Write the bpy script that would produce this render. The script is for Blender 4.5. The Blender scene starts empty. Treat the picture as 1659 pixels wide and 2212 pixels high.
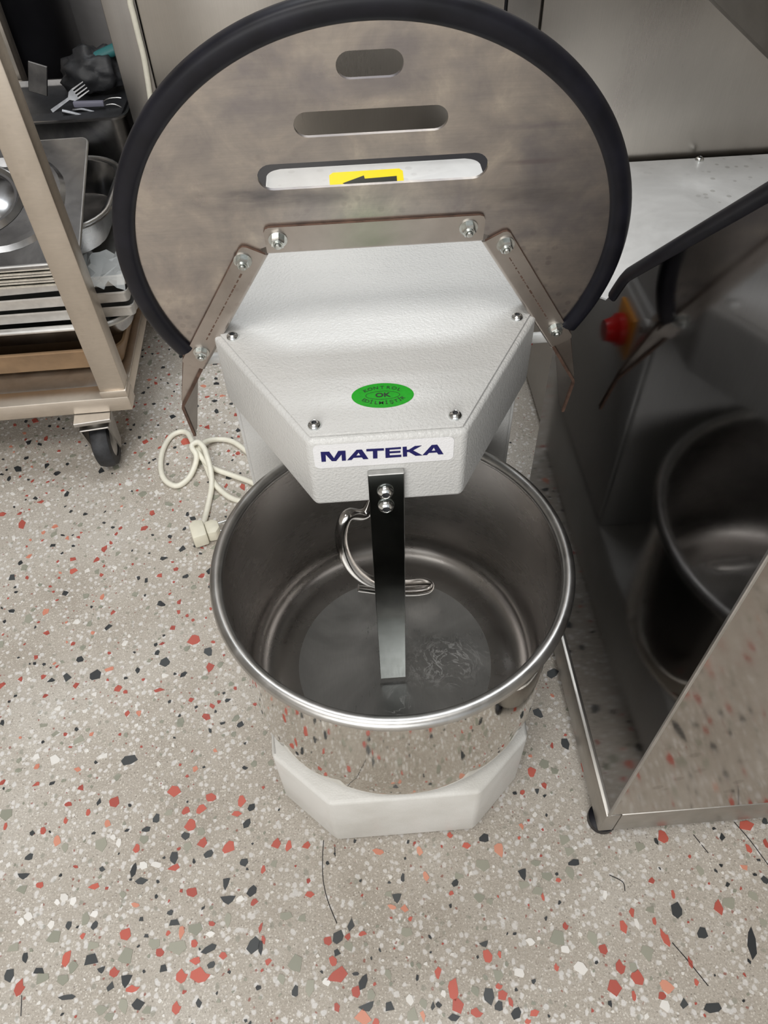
import bpy, bmesh, math, random
from mathutils import Vector, Matrix
random.seed(7)
S = bpy.context.scene
COL = S.collection
pi = math.pi
# ------------------------------------------------------------------ camera
F_PX = 1601.86
PIT, YAW, ROL = 0.8649, 0.0373, -0.0404
CAM = Vector((-0.02042, -0.44252, 0.92853))
FW = Vector((math.sin(YAW)*math.cos(PIT), math.cos(YAW)*math.cos(PIT), -math.sin(PIT)))
_r = Vector((math.cos(YAW), -math.sin(YAW), 0)); _u = _r.cross(FW)
RT = math.cos(ROL)*_r + math.sin(ROL)*_u
UP = -math.sin(ROL)*_r + math.cos(ROL)*_u
cd = bpy.data.cameras.new('camera'); cam = bpy.data.objects.new('camera', cd); COL.objects.link(cam)
cd.sensor_fit = 'VERTICAL'; cd.sensor_height = 24.0; cd.lens = 24.0*F_PX/2212.0
cd.clip_start = 0.02
cam.matrix_world = Matrix(((RT.x, UP.x, -FW.x, CAM.x), (RT.y, UP.y, -FW.y, CAM.y), (RT.z, UP.z, -FW.z, CAM.z), (0, 0, 0, 1)))
S.camera = cam
# ------------------------------------------------------------------ world, lights, exposure
W = bpy.data.worlds.new('world'); S.world = W; W.use_nodes = True
bg = W.node_tree.nodes['Background']; bg.inputs[0].default_value = (0.93, 0.97, 1.0, 1); bg.inputs[1].default_value = 0.62
def area(name, loc, rot, sx, sy, power, col=(1, 1, 1)):
    l = bpy.data.lights.new(name, 'AREA'); l.shape = 'RECTANGLE'; l.size = sx; l.size_y = sy; l.energy = power; l.color = col
    o = bpy.data.objects.new(name, l); o.location = loc; o.rotation_euler = rot; COL.objects.link(o); return o
area('ceiling_light', (-0.5, -0.9, 2.65), (0, 0, 0), 1.4, 0.8, 32, (1, 0.985, 0.96))
area('ceiling_light', (0.1, 0.95, 2.65), (0, 0, 0), 1.4, 0.5, 28, (0.93, 0.97, 1.0))
area('daylight_opening', (-0.9, -2.9, 1.5), (math.radians(80), 0, math.radians(-12)), 2.4, 1.8, 46, (1.0, 0.98, 0.95))
S.view_settings.view_transform = 'Standard'; S.view_settings.look = 'None'
S.view_settings.gamma = 1; S.view_settings.use_curve_mapping = False
S.view_settings.exposure = 0.05
S.cycles.use_denoising = True
S.cycles.max_bounces = 8

# ------------------------------------------------------------------ helpers
def at(px, py, y=None, z=None, x=None):
    d = FW + RT*((px-829.5)/F_PX) - UP*((py-1106)/F_PX)
    if y is not None: t = (y-CAM.y)/d.y
    elif z is not None: t = (z-CAM.z)/d.z
    else: t = (x-CAM.x)/d.x
    return CAM + d*t
def smooth_flat(me, ang=35):
    for p in me.polygons: p.use_smooth = True
    try: me.set_sharp_from_angle(angle=math.radians(ang))
    except Exception: pass
def obj(name, bm, mats, parent=None, loc=(0, 0, 0), ang=35):
    me = bpy.data.meshes.new(name)
    if isinstance(bm, tuple): me.from_pydata(*bm)
    else:
        bm.normal_update(); bm.to_mesh(me); bm.free()
    for m in (mats if isinstance(mats, (list, tuple)) else [mats]): me.materials.append(m)
    smooth_flat(me, ang)
    o = bpy.data.objects.new(name, me); o.location = loc; COL.objects.link(o)
    if parent: o.parent = parent
    return o
def thing(name, label, cat, loc=(0, 0, 0), rz=0, group=None):
    o = bpy.data.objects.new(name, None); o.empty_display_size = 0.05; COL.objects.link(o)
    o.location = loc; o.rotation_euler = (0, 0, rz); tag(o, label, cat, group); return o
def tag(o, label, cat, group=None):
    o['label'] = label; o['category'] = cat
    if group: o['group'] = group
    return o
def box(bm, x0, x1, y0, y1, z0, z1, bev=0, seg=2, M=None):
    r = bmesh.ops.create_cube(bm, size=1)
    vs = r['verts']
    for v in vs:
        v.co = Vector(((x0+x1)/2+v.co.x*(x1-x0), (y0+y1)/2+v.co.y*(y1-y0), (z0+z1)/2+v.co.z*(z1-z0)))
    if bev:
        es = list({e for v in vs for e in v.link_edges})
        r = bmesh.ops.bevel(bm, geom=es, offset=bev, segments=seg, affect='EDGES', profile=0.5)
        vs = list({v for f in r['faces'] for v in f.verts} | {v for v in vs if v.is_valid})
    if M is not None:
        for v in vs: v.co = M @ v.co
    return vs
def mbox(*a, **k):
    bm = bmesh.new(); box(bm, *a, **k); return bm
def prism(bm, pts, z0, z1, bev=0, seg=2, vertical_only=False, M=None):
    """pts: list of (x, y) counter-clockwise, extruded from z0 to z1"""
    lo = [bm.verts.new((p[0], p[1], z0)) for p in pts]; hi = [bm.verts.new((p[0], p[1], z1)) for p in pts]
    n = len(pts)
    fs = [bm.faces.new(hi), bm.faces.new(lo[::-1])]
    for i in range(n): fs.append(bm.faces.new((lo[i], lo[(i+1) % n], hi[(i+1) % n], hi[i])))
    vs = lo+hi
    if bev:
        es = list({e for f in fs for e in f.edges})
        if vertical_only: es = [e for e in es if abs(e.verts[0].co.z-e.verts[1].co.z) > 1e-6]
        r = bmesh.ops.bevel(bm, geom=es, offset=bev, segments=seg, affect='EDGES', profile=0.5)
        vs = list({v for f in r['faces'] for v in f.verts} | {v for v in vs if v.is_valid})
    if M is not None:
        for v in vs: v.co = M @ v.co
    return vs
def lathe(bm, prof, n=96, close=False, M=None, mi=None):
    """prof: list of (r, z); mi: material index per segment"""
    rings = []
    for r, z in prof:
        if r < 1e-6: rings.append([bm.verts.new((0, 0, z))])
        else: rings.append([bm.verts.new((r*math.cos(2*pi*i/n), r*math.sin(2*pi*i/n), z)) for i in range(n)])
    m = len(prof)
    for k in range(m if close else m-1):
        a, b = rings[k], rings[(k+1) % m]
        for i in range(n):
            j = (i+1) % n
            if len(a) == 1 and len(b) == 1: continue
            if len(a) == 1: f = bm.faces.new((a[0], b[j], b[i]))
            elif len(b) == 1: f = bm.faces.new((a[i], a[j], b[0]))
            else: f = bm.faces.new((a[i], a[j], b[j], b[i]))
            if mi: f.material_index = mi[k]
    vs = [v for r in rings for v in r]
    if M is not None:
        for v in vs: v.co = M @ v.co
    return vs
def catmull(P, n=8, closed=False):
    P = [Vector(p) for p in P]; out = []
    N = len(P)
    for i in range(N if closed else N-1):
        if closed: a, b, c, d = P[i-1], P[i], P[(i+1) % N], P[(i+2) % N]
        else: a, b, c, d = P[max(i-1, 0)], P[i], P[i+1], P[min(i+2, N-1)]
        for k in range(n):
            t = k/n
            out.append(0.5*((2*b)+(c-a)*t+(2*a-5*b+4*c-d)*t*t+(3*b-a-3*c+d)*t**3))
    if not closed: out.append(P[-1])
    return out
def sweep(bm, path, rad, n=12, prof=None, closed=False, up=None, caps=True):
    """sweep a circle (or the closed profile prof of (a, b)) along path"""
    path = [Vector(p) for p in path]; N = len(path)
    rings = []; nrm = None
    for i, p in enumerate(path):
        if closed: t = path[(i+1) % N]-path[i-1]
        else: t = path[min(i+1, N-1)]-path[max(i-1, 0)]
        t.normalize()
        if up is not None: a = t.cross(Vector(up)).normalized()
        else:
            if nrm is None:
                a = t.cross(Vector((0, 0, 1)))
                if a.length < 1e-3: a = t.cross(Vector((1, 0, 0)))
                a.normalize()
            else: a = (nrm-t*nrm.dot(t)).normalized()
            nrm = a
        b = a.cross(t)
        r = rad(i/(N-1)) if callable(rad) else rad
        if prof: rings.append([bm.verts.new(p+a*q[0]+b*q[1]) for q in prof])
        else: rings.append([bm.verts.new(p+(a*math.cos(2*pi*k/n)+b*math.sin(2*pi*k/n))*r) for k in range(n)])
    m = len(rings[0])
    for i in range(N if closed else N-1):
        A, B = rings[i], rings[(i+1) % N]
        for k in range(m): bm.faces.new((A[k], A[(k+1) % m], B[(k+1) % m], B[k]))
    if caps and not closed:
        bm.faces.new(rings[0][::-1]); bm.faces.new(rings[-1])
    return rings
def tube(path, rad, **k):
    bm = bmesh.new(); sweep(bm, path, rad, **k); bmesh.ops.recalc_face_normals(bm, faces=bm.faces); return bm
def rrect(w, h, r, n=5, cx=0, cy=0):
    out = []
    for (sx, sy, a0) in ((1, -1, -pi/2), (1, 1, 0), (-1, 1, pi/2), (-1, -1, pi)):
        for k in range(n+1):
            a = a0+k*pi/2/n
            out.append((cx+sx*(w/2-r)+r*math.cos(a), cy+sy*(h/2-r)+r*math.sin(a)))
    return out
def frame(origin, ux, uy):
    ux = Vector(ux).normalized(); uy = Vector(uy); uy = (uy-ux*uy.dot(ux)).normalized(); uz = ux.cross(uy)
    return Matrix(((ux.x, uy.x, uz.x, origin[0]), (ux.y, uy.y, uz.y, origin[1]), (ux.z, uy.z, uz.z, origin[2]), (0, 0, 0, 1)))

# ------------------------------------------------------------------ materials
def srgb(r, g, b):
    f = lambda c: ((c/255+0.055)/1.055)**2.4 if c > 10 else c/255/12.92
    return (f(r), f(g), f(b), 1)
class NT:
    def __init__(s, name):
        s.m = bpy.data.materials.new(name); s.m.use_nodes = True; s.t = s.m.node_tree
        s.b = s.t.nodes['Principled BSDF']; s._c = None
    def n(s, ty, **k):
        o = s.t.nodes.new(ty)
        for a, b in k.items():
            if isinstance(b, tuple) and a.startswith('i_'): o.inputs[int(a[2:])].default_value = b
            elif a.startswith('i_'): o.inputs[int(a[2:])].default_value = b
            else: setattr(o, a, b)
        return o
    def l(s, a, b): s.t.links.new(a, b)
    def co(s, which='Object', scale=(1, 1, 1), rot=(0, 0, 0)):
        tc = s.n('ShaderNodeTexCoord'); mp = s.n('ShaderNodeMapping')
        mp.inputs['Scale'].default_value = scale; mp.inputs['Rotation'].default_value = rot
        s.l(tc.outputs[which], mp.inputs[0]); return mp.outputs[0]
    def noise(s, scale, detail=4, rough=0.55, co=None, dist=0):
        o = s.n('ShaderNodeTexNoise'); o.inputs['Scale'].default_value = scale; o.inputs['Detail'].default_value = detail
        o.inputs['Roughness'].default_value = rough; o.inputs['Distortion'].default_value = dist
        s.l(co if co is not None else s.co(), o.inputs['Vector']); return o.outputs['Fac']
    def ramp(s, fac, stops):
        o = s.n('ShaderNodeValToRGB'); e = o.color_ramp.elements
        e[0].position, e[0].color = stops[0]; e[1].position, e[1].color = stops[1]
        for p, c in stops[2:]: q = e.new(p); q.color = c
        s.l(fac, o.inputs[0]); return o.outputs[0]
    def rng(s, fac, a, b, c=0, d=1):
        o = s.n('ShaderNodeMapRange'); o.inputs[1].default_value = a; o.inputs[2].default_value = b
        o.inputs[3].default_value = c; o.inputs[4].default_value = d; s.l(fac, o.inputs[0]); return o.outputs[0]
    def mix(s, fac, a, b):
        o = s.n('ShaderNodeMix', data_type='RGBA')
        if isinstance(fac, (int, float)): o.inputs[0].default_value = fac
        else: s.l(fac, o.inputs[0])
        for i, c in ((6, a), (7, b)):
            if isinstance(c, tuple): o.inputs[i].default_value = c
            else: s.l(c, o.inputs[i])
        return o.outputs[2]
    def patch(s, co, c, r, lo=0.3):
        """soft ellipsoid mask: 1 inside, 0 outside, round c with radii r"""
        v = s.n('ShaderNodeVectorMath', operation='SUBTRACT'); s.l(co, v.inputs[0]); v.inputs[1].default_value = c
        w = s.n('ShaderNodeVectorMath', operation='DIVIDE'); s.l(v.outputs[0], w.inputs[0]); w.inputs[1].default_value = r
        q = s.n('ShaderNodeVectorMath', operation='LENGTH'); s.l(w.outputs[0], q.inputs[0])
        return s.rng(q.outputs['Value'], lo, 1.0, 1, 0)
    def mul(s, a, b):
        m = s.n('ShaderNodeMath', operation='MULTIPLY'); s.l(a, m.inputs[0])
        if isinstance(b, (int, float)): m.inputs[1].default_value = b
        else: s.l(b, m.inputs[1])
        return m.outputs[0]
    def bump(s, h, strength, dist=0.001):
        o = s.n('ShaderNodeBump'); o.inputs['Strength'].default_value = strength; o.inputs['Distance'].default_value = dist
        s.l(h, o.inputs['Height'])
        if s.b.inputs['Normal'].links: s.l(s.b.inputs['Normal'].links[0].from_socket, o.inputs['Normal'])
        s.l(o.outputs[0], s.b.inputs['Normal'])
    def set(s, **k):
        for a, c in k.items():
            i = s.b.inputs[{'col': 'Base Color', 'rough': 'Roughness', 'metal': 'Metallic', 'aniso': 'Anisotropic', 'spec': 'Specular IOR Level', 'coat': 'Coat Weight', 'alpha': 'Alpha', 'trans': 'Transmission Weight'}[a]]
            if hasattr(c, 'links') or isinstance(c, bpy.types.NodeSocket): s.l(c, i)
            else: i.default_value = c
        return s
def plain(name, col, rough=0.5, metal=0.0, var=0.0, vs=30, bump=0, bs=200):
    t = NT(name); t.set(rough=rough, metal=metal)
    if var:
        f = t.noise(vs, 5)
        t.set(col=t.ramp(f, [(0.3, tuple(c*(1-var) for c in col[:3])+(1,)), (0.7, tuple(min(1, c*(1+var)) for c in col[:3])+(1,))]))
    else: t.set(col=col)
    if bump: t.bump(t.noise(bs, 3), bump, 0.001)
    return t.m
def steel(name, c0, c1, r0, r1, scale=6, streak=(1, 1, 1), sa=0.0, stain=None, bump=0.0, metal=1.0):
    """metal with cloudy colour, brushed streaks in roughness and optional water stains"""
    t = NT(name); t.set(metal=metal)
    f = t.noise(scale, 6, 0.6, dist=0.6)
    c = t.ramp(f, [(0.32, c0), (0.68, c1)])
    st = t.noise(60, 4, 0.6, co=t.co(scale=streak))
    if stain:
        vo = t.n('ShaderNodeTexVoronoi'); vo.inputs['Scale'].default_value = stain[0]; t.l(t.co(), vo.inputs['Vector'])
        spots = t.rng(vo.outputs['Distance'], 0.16, 0.24, stain[1], 0)
        g = t.rng(t.noise(3.5, 2), 0.45, 0.6)
        mm = t.n('ShaderNodeMath', operation='MULTIPLY'); t.l(spots, mm.inputs[0]); t.l(g, mm.inputs[1])
        c = t.mix(mm.outputs[0], c, stain[2])
    if sa:
        c = t.mix(t.rng(st, 0.35, 0.65, 0, sa), c, tuple(x*0.55 for x in c0[:3])+(1,))
    t.set(col=c)
    r = t.n('ShaderNodeMix', data_type='FLOAT'); t.l(st, r.inputs[0]); r.inputs[2].default_value = r0; r.inputs[3].default_value = r1
    rr = t.n('ShaderNodeMath', operation='ADD'); t.l(r.outputs[0], rr.inputs[0]); t.l(t.rng(f, 0.3, 0.7, -0.04, 0.06), rr.inputs[1])
    t.set(rough=rr.outputs[0])
    if bump: t.bump(st, bump, 0.0005)
    return t.m

M = {}
# white textured powder coat
t = NT('powder_coat'); t.set(rough=0.30, spec=0.5)
f = t.noise(9, 4); t.set(col=t.ramp(f, [(0.35, srgb(201, 201, 199)), (0.65, srgb(208, 208, 206))]))
t.bump(t.noise(420, 2, 0.5), 0.8, 0.0009); M['white'] = t.m
t = NT('base_paint'); t.set(rough=0.42, spec=0.45)
f = t.noise(11, 5); t.set(col=t.ramp(f, [(0.3, srgb(196, 194, 188)), (0.6, srgb(214, 213, 209))]))
t.bump(t.noise(500, 2, 0.5), 0.45, 0.0006); M['base'] = t.m
t = NT('guard_steel'); t.set(metal=1.0)
gco = t.co('Object')
f = t.noise(24, 9, 0.62, co=gco, dist=0.35)
c = t.ramp(f, [(0.30, (0.37, 0.345, 0.34, 1)), (0.44, (0.45, 0.415, 0.395, 1)), (0.54, (0.52, 0.475, 0.44, 1)), (0.68, (0.68, 0.62, 0.55, 1))])
c = t.mix(t.rng(t.noise(7.5, 5, 0.55, co=gco, dist=0.5), 0.53, 0.66, 0, 0.6), c, (0.25, 0.245, 0.285, 1))
vo = t.n('ShaderNodeTexVoronoi'); vo.inputs['Scale'].default_value = 95; t.l(gco, vo.inputs['Vector'])
mm = t.n('ShaderNodeMath', operation='MULTIPLY'); t.l(t.rng(vo.outputs['Distance'], 0.18, 0.30, 0.4, 0), mm.inputs[0]); t.l(t.rng(t.noise(6, 2, co=gco), 0.5, 0.62), mm.inputs[1])
c = t.mix(mm.outputs[0], c, (0.26, 0.22, 0.22, 1))
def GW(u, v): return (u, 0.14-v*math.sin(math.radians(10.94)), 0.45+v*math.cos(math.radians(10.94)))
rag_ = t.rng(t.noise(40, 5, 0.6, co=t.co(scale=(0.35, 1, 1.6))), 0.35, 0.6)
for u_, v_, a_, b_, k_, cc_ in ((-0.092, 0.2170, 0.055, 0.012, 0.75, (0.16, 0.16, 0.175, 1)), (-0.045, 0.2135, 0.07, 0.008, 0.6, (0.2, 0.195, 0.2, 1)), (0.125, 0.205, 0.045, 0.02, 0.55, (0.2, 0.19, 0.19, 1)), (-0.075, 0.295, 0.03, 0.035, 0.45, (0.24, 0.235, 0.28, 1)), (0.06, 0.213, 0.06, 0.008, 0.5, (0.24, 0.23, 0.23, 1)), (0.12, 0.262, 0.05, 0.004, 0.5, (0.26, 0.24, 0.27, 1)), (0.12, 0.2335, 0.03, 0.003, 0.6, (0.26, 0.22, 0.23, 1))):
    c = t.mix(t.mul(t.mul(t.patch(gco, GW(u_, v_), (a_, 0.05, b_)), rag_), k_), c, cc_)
st = t.noise(60, 4, 0.6, co=t.co(scale=(0.5, 12, 12)))
c = t.mix(t.rng(st, 0.4, 0.75, 0, 0.12), c, (0.2, 0.18, 0.17, 1))
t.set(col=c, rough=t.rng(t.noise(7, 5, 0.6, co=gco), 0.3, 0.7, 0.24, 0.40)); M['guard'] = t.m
M['bracket'] = steel('bracket_steel', (0.42, 0.375, 0.34, 1), (0.56, 0.51, 0.47, 1), 0.28, 0.42, 12, (1, 1, 1), 0.1, (80, 0.4, (0.27, 0.2, 0.17, 1)))
M['rust'] = plain('bracket_edge', (0.12, 0.07, 0.05, 1), 0.7, 0.3, 0.4, 90)
M['rubber'] = plain('black_rubber', (0.007, 0.007, 0.011, 1), 0.42, 0, 0.4, 40); M['rubber'].node_tree.nodes['Principled BSDF'].inputs['Specular IOR Level'].default_value = 0.28
M['bowl_in'] = steel('bowl_satin', (0.37, 0.35, 0.335, 1), (0.45, 0.43, 0.41, 1), 0.22, 0.31, 9, (1, 1, 12), 0.06)
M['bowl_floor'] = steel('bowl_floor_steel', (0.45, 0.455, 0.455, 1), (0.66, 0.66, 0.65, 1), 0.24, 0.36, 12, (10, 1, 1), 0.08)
_t = NT('unused'); bpy.data.materials.remove(_t.m)
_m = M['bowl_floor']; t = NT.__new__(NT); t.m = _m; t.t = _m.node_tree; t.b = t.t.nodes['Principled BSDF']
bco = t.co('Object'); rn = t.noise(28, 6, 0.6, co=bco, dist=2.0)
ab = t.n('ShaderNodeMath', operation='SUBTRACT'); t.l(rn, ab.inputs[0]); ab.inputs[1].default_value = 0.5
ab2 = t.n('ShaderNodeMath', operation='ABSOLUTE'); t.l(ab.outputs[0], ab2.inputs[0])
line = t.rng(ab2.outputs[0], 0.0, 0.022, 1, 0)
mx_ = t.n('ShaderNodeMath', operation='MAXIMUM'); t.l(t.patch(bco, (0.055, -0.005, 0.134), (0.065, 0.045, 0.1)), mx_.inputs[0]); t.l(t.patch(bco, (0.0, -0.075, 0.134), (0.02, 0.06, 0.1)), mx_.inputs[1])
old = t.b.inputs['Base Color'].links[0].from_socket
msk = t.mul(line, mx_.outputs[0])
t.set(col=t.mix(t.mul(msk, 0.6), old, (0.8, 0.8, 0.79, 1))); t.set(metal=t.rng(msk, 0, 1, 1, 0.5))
M['bowl_out'] = steel('bowl_polished', (0.66, 0.64, 0.60, 1), (0.74, 0.72, 0.68, 1), 0.015, 0.03, 6, (9, 9, 0.5), 0.04, bump=0.05)
M['rim'] = steel('rim_steel', (0.46, 0.455, 0.44, 1), (0.60, 0.59, 0.575, 1), 0.27, 0.40, 30, (1, 1, 1), 0.1)
M['chrome'] = plain('zinc_bolt', (0.72, 0.74, 0.74, 1), 0.16, 1.0, 0.15, 200)
M['nut'] = plain('zinc_nut', (0.62, 0.64, 0.62, 1), 0.24, 1.0, 0.2, 200)
M['bar'] = plain('dark_polished_bar', (0.13, 0.14, 0.135, 1), 0.13, 1.0, 0.15, 40)
M['bar_cut'] = steel('sawn_steel', (0.5, 0.5, 0.49, 1), (0.62, 0.62, 0.6, 1), 0.4, 0.5, 90, (1, 1, 1), 0.2)
M['hook'] = steel('hook_steel', (0.60, 0.58, 0.56, 1), (0.75, 0.73, 0.70, 1), 0.10, 0.2, 60, (1, 1, 1), 0.1)
M['socket'] = plain('socket_shadow', (0.05, 0.05, 0.055, 1), 0.5, 0.6)
M['decal_white'] = plain('white_decal', srgb(236, 236, 238), 0.25, 0, 0, 1, 0.35, 620)
M['navy'] = plain('navy_print', srgb(8, 5, 88), 0.6)
M['green'] = plain('green_decal', srgb(12, 160, 18), 0.3, 0, 0.12, 300)
M['ink'] = plain('black_print', (0.01, 0.014, 0.01, 1), 0.4)
M['yellow'] = plain('yellow_decal', srgb(252, 226, 8), 0.35)
M['gap'] = plain('black_gap', (0.008, 0.008, 0.012, 1), 0.5)
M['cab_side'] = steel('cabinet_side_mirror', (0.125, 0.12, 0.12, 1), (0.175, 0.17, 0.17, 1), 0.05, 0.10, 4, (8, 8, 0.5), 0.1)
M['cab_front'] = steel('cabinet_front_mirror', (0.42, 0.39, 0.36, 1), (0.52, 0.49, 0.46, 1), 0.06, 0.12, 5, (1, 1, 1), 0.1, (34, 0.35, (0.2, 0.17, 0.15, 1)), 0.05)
M['cab_frame'] = steel('cabinet_frame_steel', (0.40, 0.385, 0.36, 1), (0.52, 0.50, 0.47, 1), 0.30, 0.44, 10, (1, 1, 1), 0.12)
M['deck'] = steel('deck_steel', (0.74, 0.74, 0.73, 1), (0.88, 0.88, 0.87, 1), 0.42, 0.55, 8, (1, 1, 1), 0.05, (48, 0.6, (0.42, 0.41, 0.38, 1)), metal=0.55)
M['fridge'] = steel('fridge_steel', (0.42, 0.39, 0.36, 1), (0.50, 0.47, 0.43, 1), 0.24, 0.36, 3, (16, 16, 0.3), 0.10)
M['fridge_dark'] = steel('fridge_stile_steel', (0.28, 0.265, 0.25, 1), (0.36, 0.34, 0.32, 1), 0.26, 0.38, 3, (16, 16, 0.3), 0.10)
M['cart'] = steel('cart_steel', (0.58, 0.52, 0.45, 1), (0.68, 0.61, 0.53, 1), 0.34, 0.44, 14, (1, 1, 5), 0.10, (60, 0.2, (0.3, 0.22, 0.16, 1)))
M['cart_shelf'] = steel('cart_shelf_steel', (0.40, 0.38, 0.36, 1), (0.55, 0.53, 0.5, 1), 0.3, 0.42, 16, (1, 1, 1), 0.1)
M['pan'] = steel('pan_steel', (0.26, 0.26, 0.265, 1), (0.48, 0.48, 0.48, 1), 0.14, 0.28, 12, (1, 1, 1), 0.14)
M['dark_steel'] = steel('shade_dark_steel', (0.10, 0.10, 0.105, 1), (0.26, 0.25, 0.24, 1), 0.28, 0.42, 12, (1, 1, 1), 0.2)  # darker copy of the pan steel, the back corner's shade put into its colour
M['alu'] = plain('aluminium_tray', (0.68, 0.67, 0.65, 1), 0.42, 0.85, 0.12, 60)
M['sheet'] = plain('bright_sheet', (0.80, 0.78, 0.72, 1), 0.3, 1.0, 0.2, 120)
M['tan'] = plain('tan_tray', srgb(150, 122, 92), 0.55, 0, 0.2, 25)
M['dark'] = plain('dark_pot', (0.018, 0.018, 0.022, 1), 0.35, 0.3, 0.3, 12)
M['cutlery'] = plain('shade_dark_cutlery', (0.16, 0.165, 0.175, 1), 0.3, 1.0, 0.3, 60)  # cutlery metal darkened so its colour carries the shade inside the container
M['dark_cloth'] = plain('dark_bag', (0.02, 0.021, 0.024, 1), 0.5, 0, 0.4, 30, 0.6, 60)
M['teal'] = plain('teal_handle', srgb(52, 110, 112), 0.4)
M['cable'] = plain('cream_cable', srgb(232, 229, 214), 0.42, 0, 0.06, 80)
M['plug'] = plain('cream_plug', srgb(222, 218, 200), 0.45, 0, 0.08, 60)
M['rod'] = plain('white_plastic', srgb(215, 215, 212), 0.4)
M['tyre'] = plain('dark_tyre', (0.018, 0.019, 0.022, 1), 0.55, 0, 0.6, 60, 0.2, 300)
M['red'] = plain('red_plastic', srgb(190, 18, 18), 0.3)
M['amber'] = plain('amber_plastic', srgb(242, 160, 10), 0.4)
M['plastic_film'] = plain('clear_film', (0.75, 0.78, 0.78, 1), 0.15, 0); M['plastic_film'].node_tree.nodes['Principled BSDF'].inputs['Alpha'].default_value = 0.35
M['wall'] = plain('plaster', srgb(150, 147, 146), 0.8, 0, 0.06, 8, 0.8, 60)
M['wall2'] = plain('painted_wall', srgb(150, 145, 138), 0.8, 0, 0.05, 4)
M['ceil'] = plain('ceiling_paint', srgb(175, 172, 168), 0.85, 0, 0.04, 4)
# terrazzo binder with fine white and grey grit
t = NT('terrazzo_binder')
co = t.co('Object')
def vor(scale, lo, hi, dist=0.75):
    wn = t.n('ShaderNodeTexNoise'); wn.inputs['Scale'].default_value = scale*0.9; t.l(co, wn.inputs['Vector'])
    mx = t.n('ShaderNodeVectorMath', operation='MULTIPLY_ADD'); t.l(wn.outputs['Color'], mx.inputs[0])
    mx.inputs[1].default_value = (dist/scale,)*3; t.l(co, mx.inputs[2])
    v = t.n('ShaderNodeTexVoronoi'); v.inputs['Scale'].default_value = scale; t.l(mx.outputs[0], v.inputs['Vector'])
    return v, t.rng(v.outputs['Distance'], lo, hi, 1, 0)
base = t.ramp(t.noise(5, 6, 0.6, co=co), [(0.3, srgb(172, 163, 151)), (0.5, srgb(188, 180, 169)), (0.7, srgb(202, 196, 187))])
g0 = t.noise(520, 5, 0.75, co=co, dist=0.5)
base = t.mix(t.rng(g0, 0.50, 0.72, 0, 0.75), base, srgb(112, 102, 92))
base = t.mix(t.rng(t.noise(380, 4, 0.7, co=co), 0.54, 0.66, 0, 0.6), base, srgb(224, 219, 211))
c = base
v1, m1 = vor(260, 0.22, 0.30); c = t.mix(t.rng(v1.outputs['Color'], 0.5, 0.55, 0, 0.75), c, srgb(222, 216, 206)) if False else c
def grit(c, scale, lo, hi, thr, colr, amt):
    v, m = vor(scale, lo, hi)
    sep = t.n('ShaderNodeSeparateColor'); t.l(v.outputs['Color'], sep.inputs[0])
    k = t.rng(sep.outputs[0], thr, thr+0.02, 0, amt)
    mm = t.n('ShaderNodeMath', operation='MULTIPLY'); t.l(m, mm.inputs[0]); t.l(k, mm.inputs[1])
    return t.mix(mm.outputs[0], c, colr), mm.outputs[0]
c, _ = grit(c, 330, 0.24, 0.36, 0.45, srgb(226, 221, 212), 0.7)
c, _ = grit(c, 300, 0.2, 0.3, 0.86, srgb(120, 112, 104), 0.7)
c, h1 = grit(c, 125, 0.26, 0.40, 0.42, srgb(228, 225, 222), 0.8)
c, _ = grit(c, 95, 0.22, 0.34, 0.72, srgb(226, 224, 222), 0.75)
c, _ = grit(c, 105, 0.22, 0.34, 0.80, srgb(152, 150, 138), 0.7)
c, _ = grit(c, 170, 0.2, 0.3, 0.9, srgb(150, 90, 78), 0.8)
dirt = t.rng(t.noise(2.2, 5, 0.6, co=co), 0.52, 0.72, 0, 0.22)
c = t.mix(dirt, c, srgb(120, 108, 92))
t.set(col=c, rough=t.rng(t.noise(3.5, 5, co=co), 0.35, 0.65, 0.38, 0.62))
t.bump(t.noise(300, 6, 0.75, co=co), 0.9, 0.0011); M['floor'] = t.m
def chipmat(name, a, b):
    t = NT(name); f = t.noise(90, 5, 0.65, co=t.co('Object', (1, 1, 1)))
    oi = t.n('ShaderNodeObjectInfo'); mm = t.n('ShaderNodeMath', operation='MULTIPLY_ADD'); t.l(oi.outputs['Random'], mm.inputs[0]); mm.inputs[1].default_value = 0.3; t.l(f, mm.inputs[2])
    t.set(col=t.ramp(mm.outputs[0], [(0.35, a), (0.85, b)]), rough=0.45)
    return t.m
CH = {'r': chipmat('red_chip', srgb(150, 66, 58), srgb(202, 104, 88)), 'o': chipmat('salmon_chip', srgb(196, 120, 98), srgb(216, 156, 132)),
      'k': chipmat('black_chip', srgb(30, 33, 37), srgb(74, 77, 78)), 'g': chipmat('green_grey_chip', srgb(132, 134, 120), srgb(164, 162, 148)),
      'w': chipmat('white_chip', srgb(214, 210, 204), srgb(238, 236, 232))}

# ------------------------------------------------------------------ setting
def struct(name, bm, m, **k):
    o = obj(name, bm, m, **k); o['kind'] = 'structure'; return o
fl = struct('floor', mbox(-2.3, 2.1, -3.0, 1.55, -0.05, 0.0), M['floor'])
struct('wall_back', mbox(-2.2, 2.0, 1.45, 1.55, 0, 2.7), M['wall'])
struct('wall_left', mbox(-2.3, -2.2, -3.0, 1.45, 0, 2.7), M['wall2'])
struct('wall_right', mbox(2.0, 2.1, -3.0, 1.45, 0, 2.7), M['wall2'])
struct('ceiling', mbox(-2.3, 2.1, -3.0, 1.55, 2.7, 2.8), M['ceil'])

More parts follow.
